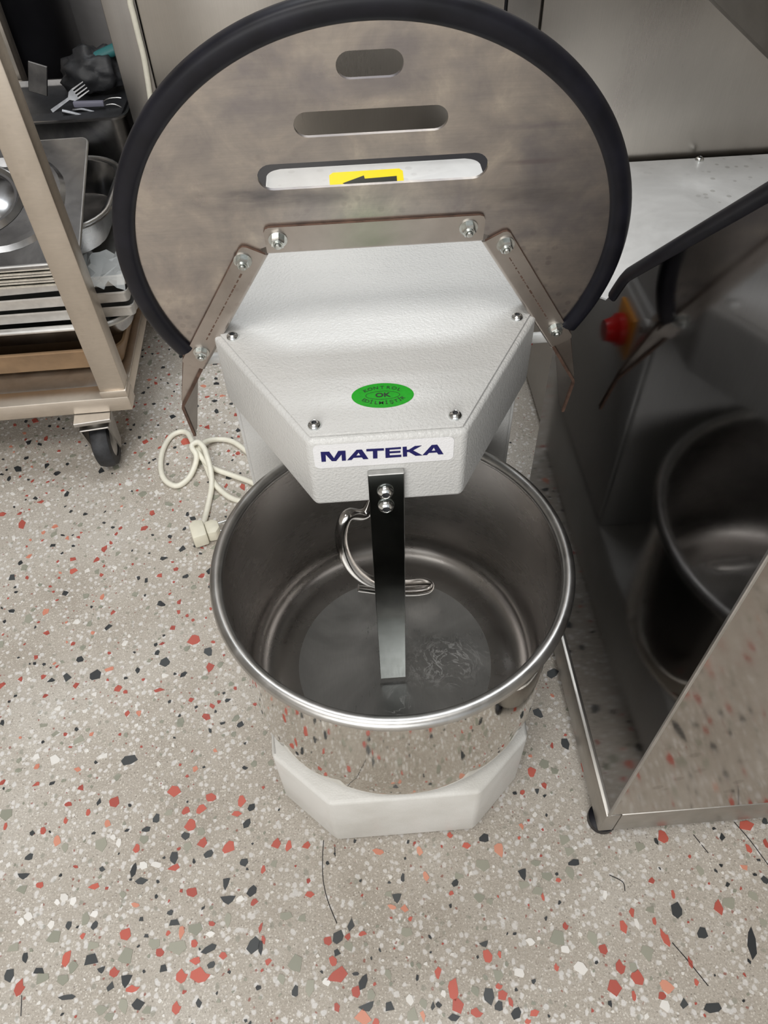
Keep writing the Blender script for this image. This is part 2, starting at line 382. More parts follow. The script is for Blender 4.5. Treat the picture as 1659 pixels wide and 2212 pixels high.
# terrazzo chips: real pieces let into the floor
def blob(n, rnd):
    pts = []; a0 = rnd.random()*6.28
    for i in range(n):
        a = a0+2*pi*(i+rnd.uniform(-0.34, 0.34))/n; r = 0.5*rnd.uniform(0.6, 1.18)
        pts.append((r*math.cos(a), r*math.sin(a)))
    return pts
rnd = random.Random(3)
CHT = 0.0006
chip_me = {}
for c in CH:
    L = []
    for k in range(8):
        pts = blob(rnd.choice((4, 5, 6, 7, 8)), rnd); bm = bmesh.new(); n = len(pts)
        lo = [bm.verts.new((x, y, -0.0005)) for x, y in pts]; hi = [bm.verts.new((x*0.96, y*0.96, CHT)) for x, y in pts]
        bm.faces.new(hi)
        for i in range(n): bm.faces.new((lo[i], lo[(i+1) % n], hi[(i+1) % n], hi[i]))
        me = bpy.data.meshes.new('stone_chip'); bm.to_mesh(me); bm.free(); me.materials.append(CH[c]); L.append(me)
    chip_me[c] = L
placed = []
def free(x, y, r):
    for (a, b, c) in placed:
        if (a-x)**2+(b-y)**2 < (r+c)**2: return False
    return True
nchip = [0]
def chip(x, y, w, h, rot, c):
    o = bpy.data.objects.new('stone_chip', rnd.choice(chip_me[c])); COL.objects.link(o); o.parent = fl
    o.location = (x, y, 0); o.scale = (w, h, 1); o.rotation_euler = (0, 0, rot); placed.append((x, y, 0.42*max(w, h))); nchip[0] += 1
# the conspicuous chips, read off the photograph: crop origin x, y, scale, then (x, y, w, h, colour)
CR = [(0, 1700, 2.9625, [(435, 112, 55, 32, 'r'), (732, 96, 80, 55, 'r'), (275, 288, 50, 45, 'r'), (563, 170, 38, 42, 'r'), (420, 218, 26, 40, 'r'), (1115, 28, 75, 70, 'r'), (1350, 75, 90, 55, 'r'), (1545, 95, 60, 80, 'r'), (1285, 145, 75, 60, 'r'), (1187, 155, 58, 55, 'r'), (1220, 243, 72, 68, 'r'), (1300, 356, 68, 55, 'r'), (1460, 390, 85, 90, 'r'), (1120, 515, 80, 35, 'r'), (875, 393, 42, 50, 'r'), (608, 636, 75, 32, 'r'), (1228, 673, 88, 48, 'r'), (255, 628, 60, 30, 'r'), (870, 757, 62, 38, 'o'), (803, 942, 88, 60, 'r'), (527, 952, 46, 45, 'r'), (1022, 1068, 75, 50, 'r'), (1243, 1010, 60, 48, 'r'), (1160, 925, 42, 85, 'o'), (1075, 938, 34, 34, 'r'), (1355, 880, 58, 30, 'r'), (425, 1098, 62, 78, 'r'), (1160, 1217, 72, 80, 'r'), (1275, 1210, 125, 85, 'r'), (730, 1190, 62, 58, 'r'), (845, 1295, 85, 40, 'r'), (122, 1292, 62, 90, 'r'), (1127, 1420, 56, 72, 'r'), (1428, 1080, 45, 45, 'r'), (33, 260, 30, 45, 'r'), (365, 343, 48, 65, 'o'), (688, 233, 42, 45, 'o'), (1515, 172, 55, 36, 'r'), (1625, 740, 55, 45, 'r'), (1255, 1112, 75, 40, 'r'),
       (632, 100, 38, 45, 'k'), (38, 172, 80, 70, 'g'), (205, 298, 32, 42, 'k'), (185, 453, 55, 42, 'k'), (148, 570, 80, 40, 'k'), (1000, 208, 48, 60, 'k'), (935, 275, 60, 35, 'k'), (1185, 315, 62, 42, 'k'), (1112, 455, 58, 70, 'k'), (1335, 428, 55, 48, 'k'), (903, 605, 72, 58, 'k'), (855, 532, 36, 80, 'k'), (652, 528, 36, 42, 'k'), (1580, 233, 42, 60, 'k'), (1610, 128, 48, 50, 'k'), (1560, 485, 60, 45, 'k'), (1445, 618, 45, 85, 'k'), (1457, 722, 100, 60, 'k'), (1612, 665, 62, 60, 'k'), (1115, 863, 75, 60, 'k'), (1088, 808, 42, 36, 'k'), (905, 842, 32, 42, 'k'), (937, 950, 34, 34, 'k'), (583, 1095, 95, 100, 'k'), (250, 1172, 78, 55, 'k'), (57, 1210, 68, 68, 'k'), (160, 1095, 40, 55, 'k'), (648, 1172, 52, 42, 'k'), (805, 1240, 72, 85, 'k'), (705, 1283, 62, 55, 'k'), (1045, 1155, 52, 70, 'k'), (1338, 1035, 92, 45, 'k'), (1352, 1138, 46, 42, 'k'), (882, 1397, 72, 90, 'k'), (1272, 1388, 34, 72, 'k'), (430, 1345, 100, 30, 'k'), (1622, 1012, 80, 88, 'k'), (438, 888, 42, 45, 'k'), (605, 885, 42, 45, 'k'),
       (145, 648, 72, 62, 'g'), (645, 365, 75, 85, 'g'), (420, 388, 55, 52, 'g'), (920, 332, 60, 52, 'g'), (1080, 165, 52, 42, 'g'), (1285, 290, 62, 48, 'g'), (1205, 378, 55, 52, 'g'), (545, 850, 62, 75, 'g'), (790, 690, 55, 38, 'g'), (345, 962, 82, 80, 'g'), (88, 1022, 80, 62, 'g'), (590, 1018, 75, 55, 'g'), (805, 1085, 85, 105, 'g'), (1133, 1022, 115, 85, 'g'), (985, 1000, 78, 62, 'g'), (1247, 905, 92, 72, 'g'), (1462, 850, 52, 85, 'g'), (467, 1150, 60, 85, 'g'), (400, 1230, 75, 62, 'g'), (265, 1225, 82, 70, 'g'), (648, 1425, 80, 66, 'g'), (795, 1400, 72, 85, 'g'), (700, 1470, 62, 62, 'g'), (940, 1430, 55, 50, 'g'),
       (410, 705, 58, 50, 'w'), (180, 828, 62, 52, 'w'), (330, 884, 52, 52, 'w'), (135, 862, 46, 48, 'w'), (470, 735, 52, 52, 'w'), (723, 322, 40, 36, 'w'), (762, 360, 40, 60, 'w'), (917, 500, 55, 52, 'w'), (1000, 500, 72, 38, 'w'), (1540, 718, 52, 42, 'w'), (365, 740, 42, 34, 'w'), (608, 815, 60, 42, 'w'), (1345, 940, 52, 42, 'w')]),
      (560, 1750, 3.072, [(117, 222, 68, 58, 'r'), (193, 242, 46, 80, 'r'), (317, 233, 60, 40, 'r'), (795, 278, 85, 55, 'o'), (1063, 270, 40, 62, 'o'), (1375, 236, 50, 42, 'r'), (1592, 262, 72, 100, 'o'), (1265, 168, 38, 38, 'r'), (335, 560, 54, 42, 'r'), (1105, 438, 38, 65, 'o'), (1273, 553, 36, 34, 'r'), (885, 645, 66, 42, 'o'), (965, 655, 46, 52, 'o'), (1000, 720, 42, 38, 'r'), (455, 867, 68, 48, 'r'), (590, 840, 42, 40, 'r'), (683, 822, 60, 34, 'r'), (57, 1003, 58, 55, 'r'), (493, 1012, 66, 68, 'r'), (530, 1093, 150, 78, 'r'), (642, 1205, 70, 62, 'r'), (765, 1156, 26, 26, 'r'), (1183, 1073, 62, 95, 'r'), (1288, 1190, 80, 118, 'r'), (1517, 983, 84, 85, 'r'), (1592, 955, 36, 58, 'r'), (1318, 1300, 70, 98, 'r'), (1440, 1348, 78, 55, 'r'), (1590, 1172, 46, 36, 'r'), (1615, 1230, 60, 66, 'r'), (690, 1380, 98, 100, 'o'), (1085, 1365, 42, 78, 'o'), (516, 1310, 34, 62, 'r'), (25, 398, 34, 60, 'r'), (10, 780, 24, 60, 'r'), (28, 862, 24, 60, 'r'), (775, 1405, 46, 40, 'r'),
       (1492, 192, 72, 60, 'k'), (912, 583, 64, 72, 'k'), (952, 455, 28, 60, 'k'), (1300, 483, 42, 46, 'k'), (607, 770, 62, 82, 'k'), (523, 838, 78, 84, 'k'), (513, 940, 46, 68, 'k'), (8, 915, 34, 85, 'k'), (238, 1210, 48, 75, 'k'), (690, 1140, 50, 95, 'k'), (640, 1086, 42, 24, 'k'), (715, 1308, 110, 60, 'k'), (862, 1295, 64, 92, 'k'), (1152, 1305, 38, 55, 'k'), (1190, 1295, 38, 52, 'k'), (1292, 1380, 70, 62, 'k'), (1523, 1238, 78, 95, 'k'), (1590, 1308, 62, 66, 'k'), (1493, 890, 62, 42, 'k'), (985, 808, 80, 60, 'g'),
       (185, 700, 88, 50, 'g'), (285, 712, 58, 62, 'g'), (240, 1020, 88, 118, 'g'), (598, 902, 72, 62, 'g'), (335, 1170, 58, 112, 'g'), (152, 1120, 62, 62, 'g'), (860, 1090, 48, 70, 'g'), (1480, 360, 92, 78, 'g'), (1460, 580, 70, 72, 'g'), (1530, 605, 48, 46, 'g'), (1320, 440, 62, 46, 'g'), (858, 552, 52, 50, 'g'), (1013, 1350, 82, 110, 'g'), (1095, 1285, 62, 60, 'g'), (740, 1230, 70, 62, 'g'), (1583, 1100, 62, 84, 'g'), (1438, 1200, 62, 62, 'g'), (100, 350, 46, 62, 'g'),
       (998, 1258, 55, 70, 'w'), (1225, 1220, 42, 48, 'w'), (445, 1140, 55, 55, 'w')]),
      (1100, 1700, 2.9678, [(985, 318, 66, 72, 'r'), (1520, 248, 88, 62, 'r'), (1535, 395, 34, 50, 'r'), (1645, 362, 34, 48, 'r'), (783, 800, 48, 72, 'r'), (733, 898, 42, 82, 'r'), (602, 1040, 68, 52, 'r'), (1003, 975, 44, 105, 'r'), (712, 1160, 60, 82, 'r'), (822, 1222, 92, 76, 'r'), (1008, 1278, 82, 82, 'o'), (675, 1288, 78, 98, 'r'), (360, 895, 36, 46, 'r'), (303, 1160, 30, 46, 'r'), (162, 1450, 56, 42, 'r'), (1162, 1130, 26, 68, 'r'), (1345, 772, 62, 76, 'r'), (915, 600, 46, 32, 'r'), (315, 598, 32, 28, 'r'), (1505, 512, 60, 42, 'o'), (62, 325, 28, 28, 'r'), (1052, 698, 30, 55, 'r'), (980, 1338, 54, 40, 'r'), (10, 1380, 26, 62, 'r'), (120, 1505, 42, 30, 'r'), (1200, 1255, 34, 44, 'r'), (930, 860, 30, 40, 'r'), (800, 1350, 36, 62, 'r'), (78, 252, 36, 48, 'o'), (215, 705, 22, 42, 'r'),
       (87, 560, 54, 82, 'k'), (415, 490, 82, 44, 'k'), (170, 487, 66, 46, 'g'), (1072, 785, 74, 96, 'k'), (1240, 945, 74, 70, 'k'), (1400, 628, 46, 28, 'k'), (1120, 1395, 68, 60, 'k'), (1305, 1412, 116, 62, 'k'), (1555, 1000, 52, 170, 'k'), (1365, 325, 48, 46, 'k'), (45, 1450, 58, 70, 'k'), (1640, 600, 46, 62, 'k'), (943, 350, 26, 40, 'k'), (1640, 225, 40, 40, 'k'), (178, 28, 28, 42, 'k'), (35, 940, 26, 20, 'k'), (1625, 870, 50, 50, 'g'),
       (835, 385, 62, 62, 'g'), (350, 340, 66, 70, 'g'), (383, 415, 60, 60, 'g'), (395, 550, 66, 76, 'g'), (240, 570, 72, 56, 'g'), (182, 668, 66, 58, 'g'), (90, 630, 70, 52, 'g'), (308, 970, 92, 104, 'g'), (540, 972, 76, 90, 'g'), (885, 1060, 78, 110, 'g'), (800, 1155, 52, 60, 'g'), (1408, 742, 88, 86, 'g'), (1225, 540, 52, 60, 'g'), (905, 782, 60, 50, 'g'), (1570, 700, 70, 60, 'g'), (1045, 1080, 10, 10, 'w'), (455, 1160, 90, 80, 'w'), (1003, 1405, 76, 70, 'w'), (135, 990, 52, 55, 'w'), (360, 1045, 56, 52, 'w'), (65, 1195, 66, 62, 'w'), (820, 880, 34, 66, 'w'), (615, 695, 34, 58, 'w')]),
      (0, 560, 4.609, [(345, 1030+0, 1, 1, 'w')])]
CR = CR[:3]
for ox, oy, sc, L in CR:
    for (x, y, w, h, c) in L:
        q = at(ox+x/sc, oy+y/sc, z=0); dep = (q-CAM).dot(FW); sn = abs((q-CAM).normalized().z)
        if q.x > 0.232 and q.y > -0.178: continue
        chip(q.x, q.y, w/sc*dep/F_PX*1.12, h/sc*dep/F_PX/sn*1.05, rnd.uniform(-0.25, 0.25), c)
# the rest of the chips at the photograph's density: the nearest in view as parts, the remainder joined
def hidden(x, y):
    if x > 0.245 and y > -0.165: return True
    if abs(x) < 0.13 and -0.14 < y < 0.6: return True
    return False
mix_c = ['r']*10+['o']*2+['k']*10+['g']*9+['w']*8
cand = []
for i in range(26000):
    x = rnd.uniform(-1.15, 1.0); y = rnd.uniform(-0.62, 1.1)
    if hidden(x, y): continue
    q = Vector((x, y, 0))-CAM; dz = q.dot(FW); px = 829.5+F_PX*q.dot(RT)/dz; py = 1106-F_PX*q.dot(UP)/dz
    listed = py > 1712 and px > -10 and px < 1669
    s = (0.0048+0.0125*rnd.random()**2.2)
    c = rnd.choice(mix_c)
    if c == 'w': s *= 0.8
    if listed:
        s = rnd.uniform(0.003, 0.006); c = rnd.choice('rkgwwwgkw')
    w, h = s*rnd.uniform(0.8, 1.35), s*rnd.uniform(0.7, 1.1)
    if not free(x, y, 0.5*max(w, h)+0.0008) or (not listed and rnd.random() < 0.0): continue
    inv = -60 < px < 1720 and -40 < py < 2260
    cand.append((w*h/(dz*dz) if inv else 0, x, y, w, h, rnd.uniform(0, 6.28), c)); placed.append((x, y, 0.45*max(w, h)))
    if len(cand) > 5200: break
cand.sort(reverse=True)
nfree = max(0, 298-nchip[0])
for a in cand[:nfree]: chip(*a[1:])
bm = bmesh.new(); order = list(CH)
for a in cand[nfree:]:
    _, x, y, w, h, ro, c = a
    pts = blob(rnd.choice((4, 5, 5, 6)), rnd); cs, sn = math.cos(ro), math.sin(ro); n = len(pts)
    P = [(x+(p*w)*cs-(q*h)*sn, y+(p*w)*sn+(q*h)*cs) for p, q in pts]
    lo = [bm.verts.new((p, q, -0.0005)) for p, q in P]; hi = [bm.verts.new((x+(p-x)*0.95, y+(q-y)*0.95, CHT)) for p, q in P]
    f = bm.faces.new(hi); f.material_index = order.index(c)
    for i in range(n):
        f = bm.faces.new((lo[i], lo[(i+1) % n], hi[(i+1) % n], hi[i])); f.material_index = order.index(c)
o = obj('small_stone_chips', bm, [CH[k] for k in order], fl); o['kind'] = 'stuff'
# fine cracks in the terrazzo
for pts in ([(699, 1815), (697, 1850), (698, 1900), (708, 1945), (728, 1995)], [(723, 1830), (724, 1850)], [(1586, 1776), (1620, 1815), (1659, 1868)], [(1498, 1803), (1530, 1843)], [(1316, 1890), (1345, 1905), (1350, 1925)], [(1452, 2036), (1490, 2080), (1530, 2130)], [(47, 2150), (45, 2195)]):
    P = [at(*p, z=0.0002) for p in pts]
    obj('crack', tube(catmull(P, 4), 0.0005, n=5), M['gap'], fl)

# ------------------------------------------------------------------ spiral dough mixer
mx = thing('dough_mixer', 'white spiral dough mixer with steel bowl and its round guard lifted', 'mixer')
def bolt(parent, name, p, nrm, r, mat=None, up=(0, 0, 1)):
    """button-head socket screw: domed head with a hexagon recess"""
    nrm = Vector(nrm).normalized(); ux = nrm.cross(Vector((0.3, 0.9, 0.1))).normalized(); uy = nrm.cross(ux)
    Mx = frame(p, ux, uy)
    bm = bmesh.new()
    prof = [(r, 0), (r, r*0.14), (r*0.93, r*0.36), (r*0.74, r*0.58), (r*0.50, r*0.70), (r*0.47, r*0.68)]
    lathe(bm, prof, 24, M=Mx)
    a = [bm.verts.new(Mx @ Vector((r*0.44*math.cos(k*pi/3), r*0.44*math.sin(k*pi/3), r*0.68))) for k in range(6)]
    b = [bm.verts.new(Mx @ Vector((r*0.42*math.cos(k*pi/3), r*0.42*math.sin(k*pi/3), r*0.28))) for k in range(6)]
    for k in range(6):
        f = bm.faces.new((a[k], a[(k+1) % 6], b[(k+1) % 6], b[k])); f.material_index = 0
    f = bm.faces.new(b); f.material_index = 1
    ring = [bm.verts.new(Mx @ Vector((r*0.48*math.cos(k*pi/12), r*0.48*math.sin(k*pi/12), r*0.69))) for k in range(24)]
    for k in range(24):
        i = ((k+2)//4) % 6; j = ((k+3)//4) % 6
        if i == j: bm.faces.new((ring[k], ring[(k+1) % 24], a[i]))
        else: bm.faces.new((ring[k], ring[(k+1) % 24], a[j], a[i]))
    bmesh.ops.recalc_face_normals(bm, faces=bm.faces)
    return obj(name, bm, [M['chrome'], M['socket']], parent, ang=40)
# base: tapering octagonal foot with the bowl on it
bp = [(-0.081, -0.1634), (0.081, -0.1634), (0.144, -0.105), (0.152, 0.02), (0.155, 0.10), (0.155, 0.47), (-0.155, 0.47), (-0.155, 0.10), (-0.152, 0.02), (-0.144, -0.105)]
bm = bmesh.new(); prism(bm, bp, 0.006, 0.1274, bev=0.005, seg=3)
obj('base', bm, M['base'], mx)
for x, y in ((-0.06, -0.12), (0.06, -0.12), (-0.12, 0.42), (0.12, 0.42)):
    bm = bmesh.new(); lathe(bm, [(0, 0.0008), (0.016, 0.0008), (0.018, 0.0066), (0, 0.0066)], 20); obj('foot', bm, M['rubber'], mx, (x, y, 0))
# column
cp = [(-0.154, 0.186), (0.154, 0.186), (0.154, 0.47), (-0.154, 0.47)]
bm = bmesh.new(); prism(bm, cp, 0.1276, 0.4486, bev=0.004, seg=2); col = obj('column', bm, M['white'], mx)
for s in (-1, 1):
    bm = bmesh.new(); box(bm, s*0.156-0.002, s*0.156+0.002, 0.192, 0.462, 0.14, 0.44, bev=0.0015)
    obj('side_panel', bm, M['white'], mx)
# head: hexagonal housing
hp = [(-0.0626, -0.0217), (0.0626, -0.0217), (0.1477, 0.1242), (0.1477, 0.475), (-0.1477, 0.475), (-0.1477, 0.1242)]
bm = bmesh.new(); prism(bm, hp, 0.4488, 0.5250, bev=0.0045, seg=4); head = obj('head', bm, M['white'], mx)
ins = 0.0045
pp = [(-0.0606, -0.0217+ins), (0.0606, -0.0217+ins), (0.1477-ins-0.001, 0.1252), (0.1477-ins-0.001, 0.325), (-0.1477+ins+0.001, 0.325), (-0.1477+ins+0.001, 0.1252)]
bm = bmesh.new(); prism(bm, pp, 0.5252, 0.5275, bev=0.0008, seg=2); obj('head_cover', bm, M['white'], mx)
for x, y in ((-0.1288, 0.1167), (0.1282, 0.119), (-0.0564, -0.0065), (0.0556, -0.006)):
    bolt(mx, 'cover_screw', (x, y, 0.5275), (0, 0, 1), 0.0056)
# rear stainless lid with black seal and the direction sticker
bm = bmesh.new(); prism(bm, rrect(0.30, 0.140, 0.014, 5, 0.012, 0.4025), 0.5252, 0.5262); obj('lid_seal', bm, M['gap'], mx)
bm = bmesh.new(); prism(bm, rrect(0.250, 0.100, 0.016, 6, 0.016, 0.389), 0.5264, 0.5285, bev=0.0008); lid = obj('rear_lid', bm, M['deck'], mx)
P = [at(*q, z=0.5287) for q in ((711, 379), (719, 373), (862, 364), (870, 369), (873, 396), (874, 412), (714, 420))]
bm = bmesh.new(); prism(bm, [(p.x, p.y) for p in P][::-1], 0.5286, 0.5288); stk = obj('direction_sticker', bm, M['yellow'], mx); stk['label'] = 'yellow sticker with a black left-pointing arrow'
P = [at(*q, z=0.5289) for q in ((740, 396), (786, 379), (788, 386), (857, 380), (858, 396), (788, 401), (788, 412))]
bm = bmesh.new(); prism(bm, [(p.x, p.y) for p in P][::-1], 0.52885, 0.5290); obj('arrow_print', bm, M['ink'], stk)
# brand plate on the front face
yF = -0.0217
P = [at(x, z, y=yF) for x, z in ((672, 962), (980, 944), (978, 992), (686, 1011))]
x0, x1, z0, z1 = -0.0590, 0.0532, 0.4948, 0.5205
Mf = frame((0, yF, 0), (1, 0, 0), (0, 0, 1))
bm = bmesh.new(); prism(bm, rrect(x1-x0, z1-z0, 0.0045, 5, (x0+x1)/2, (z0+z1)/2), 0.0001, 0.0005, M=Mf)
brand = obj('brand_plate', bm, M['decal_white'], mx); brand['label'] = 'white label lettered MATEKA in navy'
def cp6(x, y): return at(660+x/4.6083, 930+y/4.6083, y=yF-0.0006)
LET = {
 'M': [[(150, 213), (235, 210), (283, 275), (325, 203), (397, 200), (402, 298), (362, 300), (358, 238), (305, 303), (262, 304), (200, 238), (203, 308), (160, 311)]],
 'A': [[(415, 295), (508, 192), (560, 189), (626, 282), (575, 285), (560, 266), (478, 271), (458, 292)], [(505, 250), (546, 247), (527, 218)]],
 'T': [[(604, 185), (779, 176), (781, 198), (714, 201), (716, 276), (672, 278), (670, 204), (606, 207)]],
 'E': [[(794, 175), (950, 164), (951, 182), (836, 190), (836, 208), (944, 201), (945, 219), (837, 226), (838, 247), (953, 240), (954, 261), (796, 272)]],
 'K': [[(966, 163), (1007, 160), (1008, 192), (1028, 191), (1088, 154), (1157, 149), (1070, 197), (1163, 246), (1096, 251), (1030, 213), (1010, 214), (1011, 257), (970, 260)]],
 'A2': [[(1164, 245), (1256, 144), (1311, 140), (1373, 234), (1322, 237), (1307, 217), (1228, 222), (1208, 243)], [(1254, 202), (1293, 199), (1277, 169)]]}
for ch, loops in LET.items():
    cu = bpy.data.curves.new('letter', 'CURVE'); cu.dimensions = '2D'; cu.fill_mode = 'BOTH'; cu.extrude = 0.0001
    for lp in loops:
        sp = cu.splines.new('POLY'); sp.points.add(len(lp)-1); sp.use_cyclic_u = True
        for i, (a, b) in enumerate(lp):
            q = cp6(a, b); sp.points[i].co = (q.x, q.z, 0, 1)
    tmp = bpy.data.objects.new('letter', cu); COL.objects.link(tmp)
    dg = bpy.context.evaluated_depsgraph_get(); me = bpy.data.meshes.new_from_object(tmp.evaluated_get(dg))
    bpy.data.objects.remove(tmp); me.transform(frame((0, yF-0.0007, 0), (1, 0, 0), (0, 0, 1))); me.materials.clear(); me.materials.append(M['navy'])
    o = bpy.data.objects.new('letter', me); COL.objects.link(o); o.parent = brand
# green inspection sticker
def ell(cx, cy, a, b, n=48): return [(cx+a*math.cos(2*pi*i/n), cy+b*math.sin(2*pi*i/n)) for i in range(n)]
SZ = 0.5276; scx, scy = -0.0002, 0.0245
bm = bmesh.new(); prism(bm, ell(0, 0, 0.0256, 0.0152), 0, 0.0002)
gs = obj('inspection_sticker', bm, M['green'], mx, (scx, scy, SZ)); gs.rotation_euler = (0, 0, -0.03); gs['label'] = 'green oval sticker reading KONTROL OK EDILMISTIR'
bm = bmesh.new(); ring = [bm.verts.new((x, y, 0)) for x, y in ell(0, 0, 0.0142, 0.0052)]; r2 = [bm.verts.new((x, y, 0)) for x, y in ell(0, 0, 0.0137, 0.0048)]
for i in range(48): bm.faces.new((ring[i], ring[(i+1) % 48], r2[(i+1) % 48], r2[i]))
obj('oval_print', bm, M['ink'], gs, (0, 0, 0.0003))
def text(ch, size, x, y, rot, mat, parent, bold=0, sx=1.0):
    cu = bpy.data.curves.new('printed_letter', 'FONT'); cu.body = ch; cu.size = size; cu.align_x = 'CENTER'; cu.align_y = 'CENTER'; cu.offset = bold; cu.resolution_u = 3
    tmp = bpy.data.objects.new('printed_letter', cu); COL.objects.link(tmp)
    dg = bpy.context.evaluated_depsgraph_get(); me = bpy.data.meshes.new_from_object(tmp.evaluated_get(dg)); bpy.data.objects.remove(tmp)
    me.materials.clear(); me.materials.append(mat)
    o = bpy.data.objects.new('printed_letter', me); COL.objects.link(o); o.parent = parent
    o.location = (x, y, 0.00035); o.rotation_euler = (0, 0, rot); o.scale = (sx, 1, 1); return o
def arc_text(s, a0, a1, ra, rb, flip):
    for i, ch in enumerate(s):
        a = a0+(a1-a0)*i/(len(s)-1); x, y = ra*math.cos(a), rb*math.sin(a)
        tx, ty = -ra*math.sin(a), rb*math.cos(a)
        if not flip: tx, ty = -tx, -ty
        text(ch, 0.0052, x, y, math.atan2(ty, tx), M['ink'], gs, 0.00003, 1.1)
arc_text('KONTROL', math.radians(140), math.radians(41), 0.0182, 0.0095, False)
arc_text('ED\u0130LM\u0130\u015eT\u0130R', math.radians(212), math.radians(332), 0.0185, 0.0096, True)
text('OK', 0.0072, 0, 0, 0, M['ink'], gs, 0.00022, 1.15)
# bowl
BX, BZ = 0.0017, 0.3368
ri, ro_, rf = 0.1665, 0.1690, 0.030
prof = []; mi = []
zb = 0.1312
def seg(p, m):
    prof.append(p); mi.append(m)
seg((0, zb+0.0025), 1); seg((0.112, zb+0.0025), 1); seg((0.115, zb+0.0040), 0); seg((ri-rf, zb+0.0048), 0)
for k in range(1, 9):
    a = -pi/2+k*pi/16; seg((ri-rf+rf*math.cos(a), zb+0.0048+rf+rf*math.sin(a)), 0)
for z in (0.20, 0.24, 0.28, 0.32): seg((ri+0.0008*(z-0.166)/0.15, z), 0)
seg((ri+0.001, BZ), 2); seg((ro_, BZ), 2)
for z in (0.30, 0.24, 0.19): seg((ro_-0.0005*(BZ-z)/0.17, z), 2)
for k in range(0, 9):
    a = -k*pi/16; seg((ro_-rf+rf*math.cos(a), zb+rf+rf*math.sin(a)), 2)
seg((0, zb), 2)
bm = bmesh.new(); lathe(bm, prof, 128, mi=mi); bmesh.ops.recalc_face_normals(bm, faces=bm.faces)
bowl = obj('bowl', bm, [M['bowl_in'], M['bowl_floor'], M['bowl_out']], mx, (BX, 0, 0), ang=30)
bm = bmesh.new(); lathe(bm, [(0.1733+0.0066*math.cos(2*pi*k/20), 0.0066*math.sin(2*pi*k/20)) for k in range(20)], 128, close=True)
bmesh.ops.recalc_face_normals(bm, faces=bm.faces); obj('bowl_rim', bm, M['rim'], bowl, (0, 0, BZ))
# breaker bar
bw, bt, bz0, bz1 = 0.0298, 0.0065, 0.1424, 0.4890
bxc = -0.0020
bm = bmesh.new(); box(bm, bxc-bw/2, bxc+bw/2, yF-bt, yF-0.0003, bz0, bz1, bev=0.0006, seg=1)
for f in bm.faces:
    if f.calc_center_median().z > bz1-0.0005 or abs(f.calc_center_median().x-bxc) > bw/2-0.0003: f.material_index = 1
bar = obj('breaker_bar', bm, [M['bar'], M['bar_cut']], mx)
for z in (0.4685, 0.4505): bolt(bar, 'bar_screw', (bxc-0.001, yF-bt, z), (0, -1, 0), 0.0072)
# spiral hook
hk = [(0.0, 0.075, 0.449), (-0.001, 0.072, 0.41), at(795, 1101, y=0.066), at(752, 1112, y=0.055), at(737, 1150, y=0.048), at(742, 1190, y=0.045), at(763, 1228, y=0.048), at(795, 1253, y=0.056),
      at(835, 1262, y=0.066), at(880, 1261, y=0.074), at(912, 1259, y=0.078), at(927, 1264, y=0.078), at(922, 1273, y=0.072), at(890, 1278, y=0.068), at(840, 1277, y=0.066), at(800, 1273, y=0.066), at(774, 1270, y=0.066)]
n_ = len(hk)
def hr(t): return 0.0068 if t < 0.55 else 0.0068-0.0022*(t-0.55)/0.45
bm = bmesh.new(); sweep(bm, catmull(hk, 8), hr, n=16); bmesh.ops.recalc_face_normals(bm, faces=bm.faces)
obj('spiral_hook', bm, M['hook'], mx, ang=60)
bm = bmesh.new(); lathe(bm, [(0, 0.4484), (0.026, 0.4484), (0.026, 0.440), (0.014, 0.436), (0.014, 0.425), (0, 0.425)], 32); bmesh.ops.recalc_face_normals(bm, faces=bm.faces)
obj('spindle', bm, M['hook'], mx, (0, 0.075, 0))
# rotary switch on the column's right side
bm = bmesh.new(); box(bm, 0.1582, 0.163, 0.235, 0.285, 0.375, 0.43, bev=0.002); sw = obj('switch_plate', bm, M['amber'], mx); sw['label'] = 'amber switch plate with red knob'
Mk = frame((0.163, 0.26, 0.402), (0, 1, 0), (0, 0, 1)); bm = bmesh.new(); lathe(bm, [(0.019, 0), (0.019, 0.008), (0.015, 0.012), (0.012, 0.022), (0, 0.022)], 28, M=Mk); obj('switch_knob', bm, M['red'], sw)
# guard pivot rods
for s in (-1, 1):
    Mr = frame((s*0.1475, 0.165, 0.4695), (0, 0, 1), (0, s, 0)) if s > 0 else frame((-0.1475, 0.165, 0.4695), (0, 1, 0), (0, 0, 1))
    Mr = frame((s*0.1478, 0.165, 0.4695), (0, 1, 0), (0, 0, s)); bm = bmesh.new()
    lathe(bm, [(0, 0), (0.0055, 0), (0.0055, 0.030), (0, 0.030)], 20, M=Mr); bmesh.ops.recalc_face_normals(bm, faces=bm.faces)
    obj('pivot_rod', bm, M['rod'], mx)
    bm = bmesh.new(); lathe(bm, [(0.0045, 0.0302), (0.011, 0.0302), (0.012, 0.032), (0.012, 0.036), (0.0045, 0.0375), (0.0045, 0.0302)], 28, M=Mr); bmesh.ops.recalc_face_normals(bm, faces=bm.faces); obj('rod_washer', bm, M['rod'], mx)

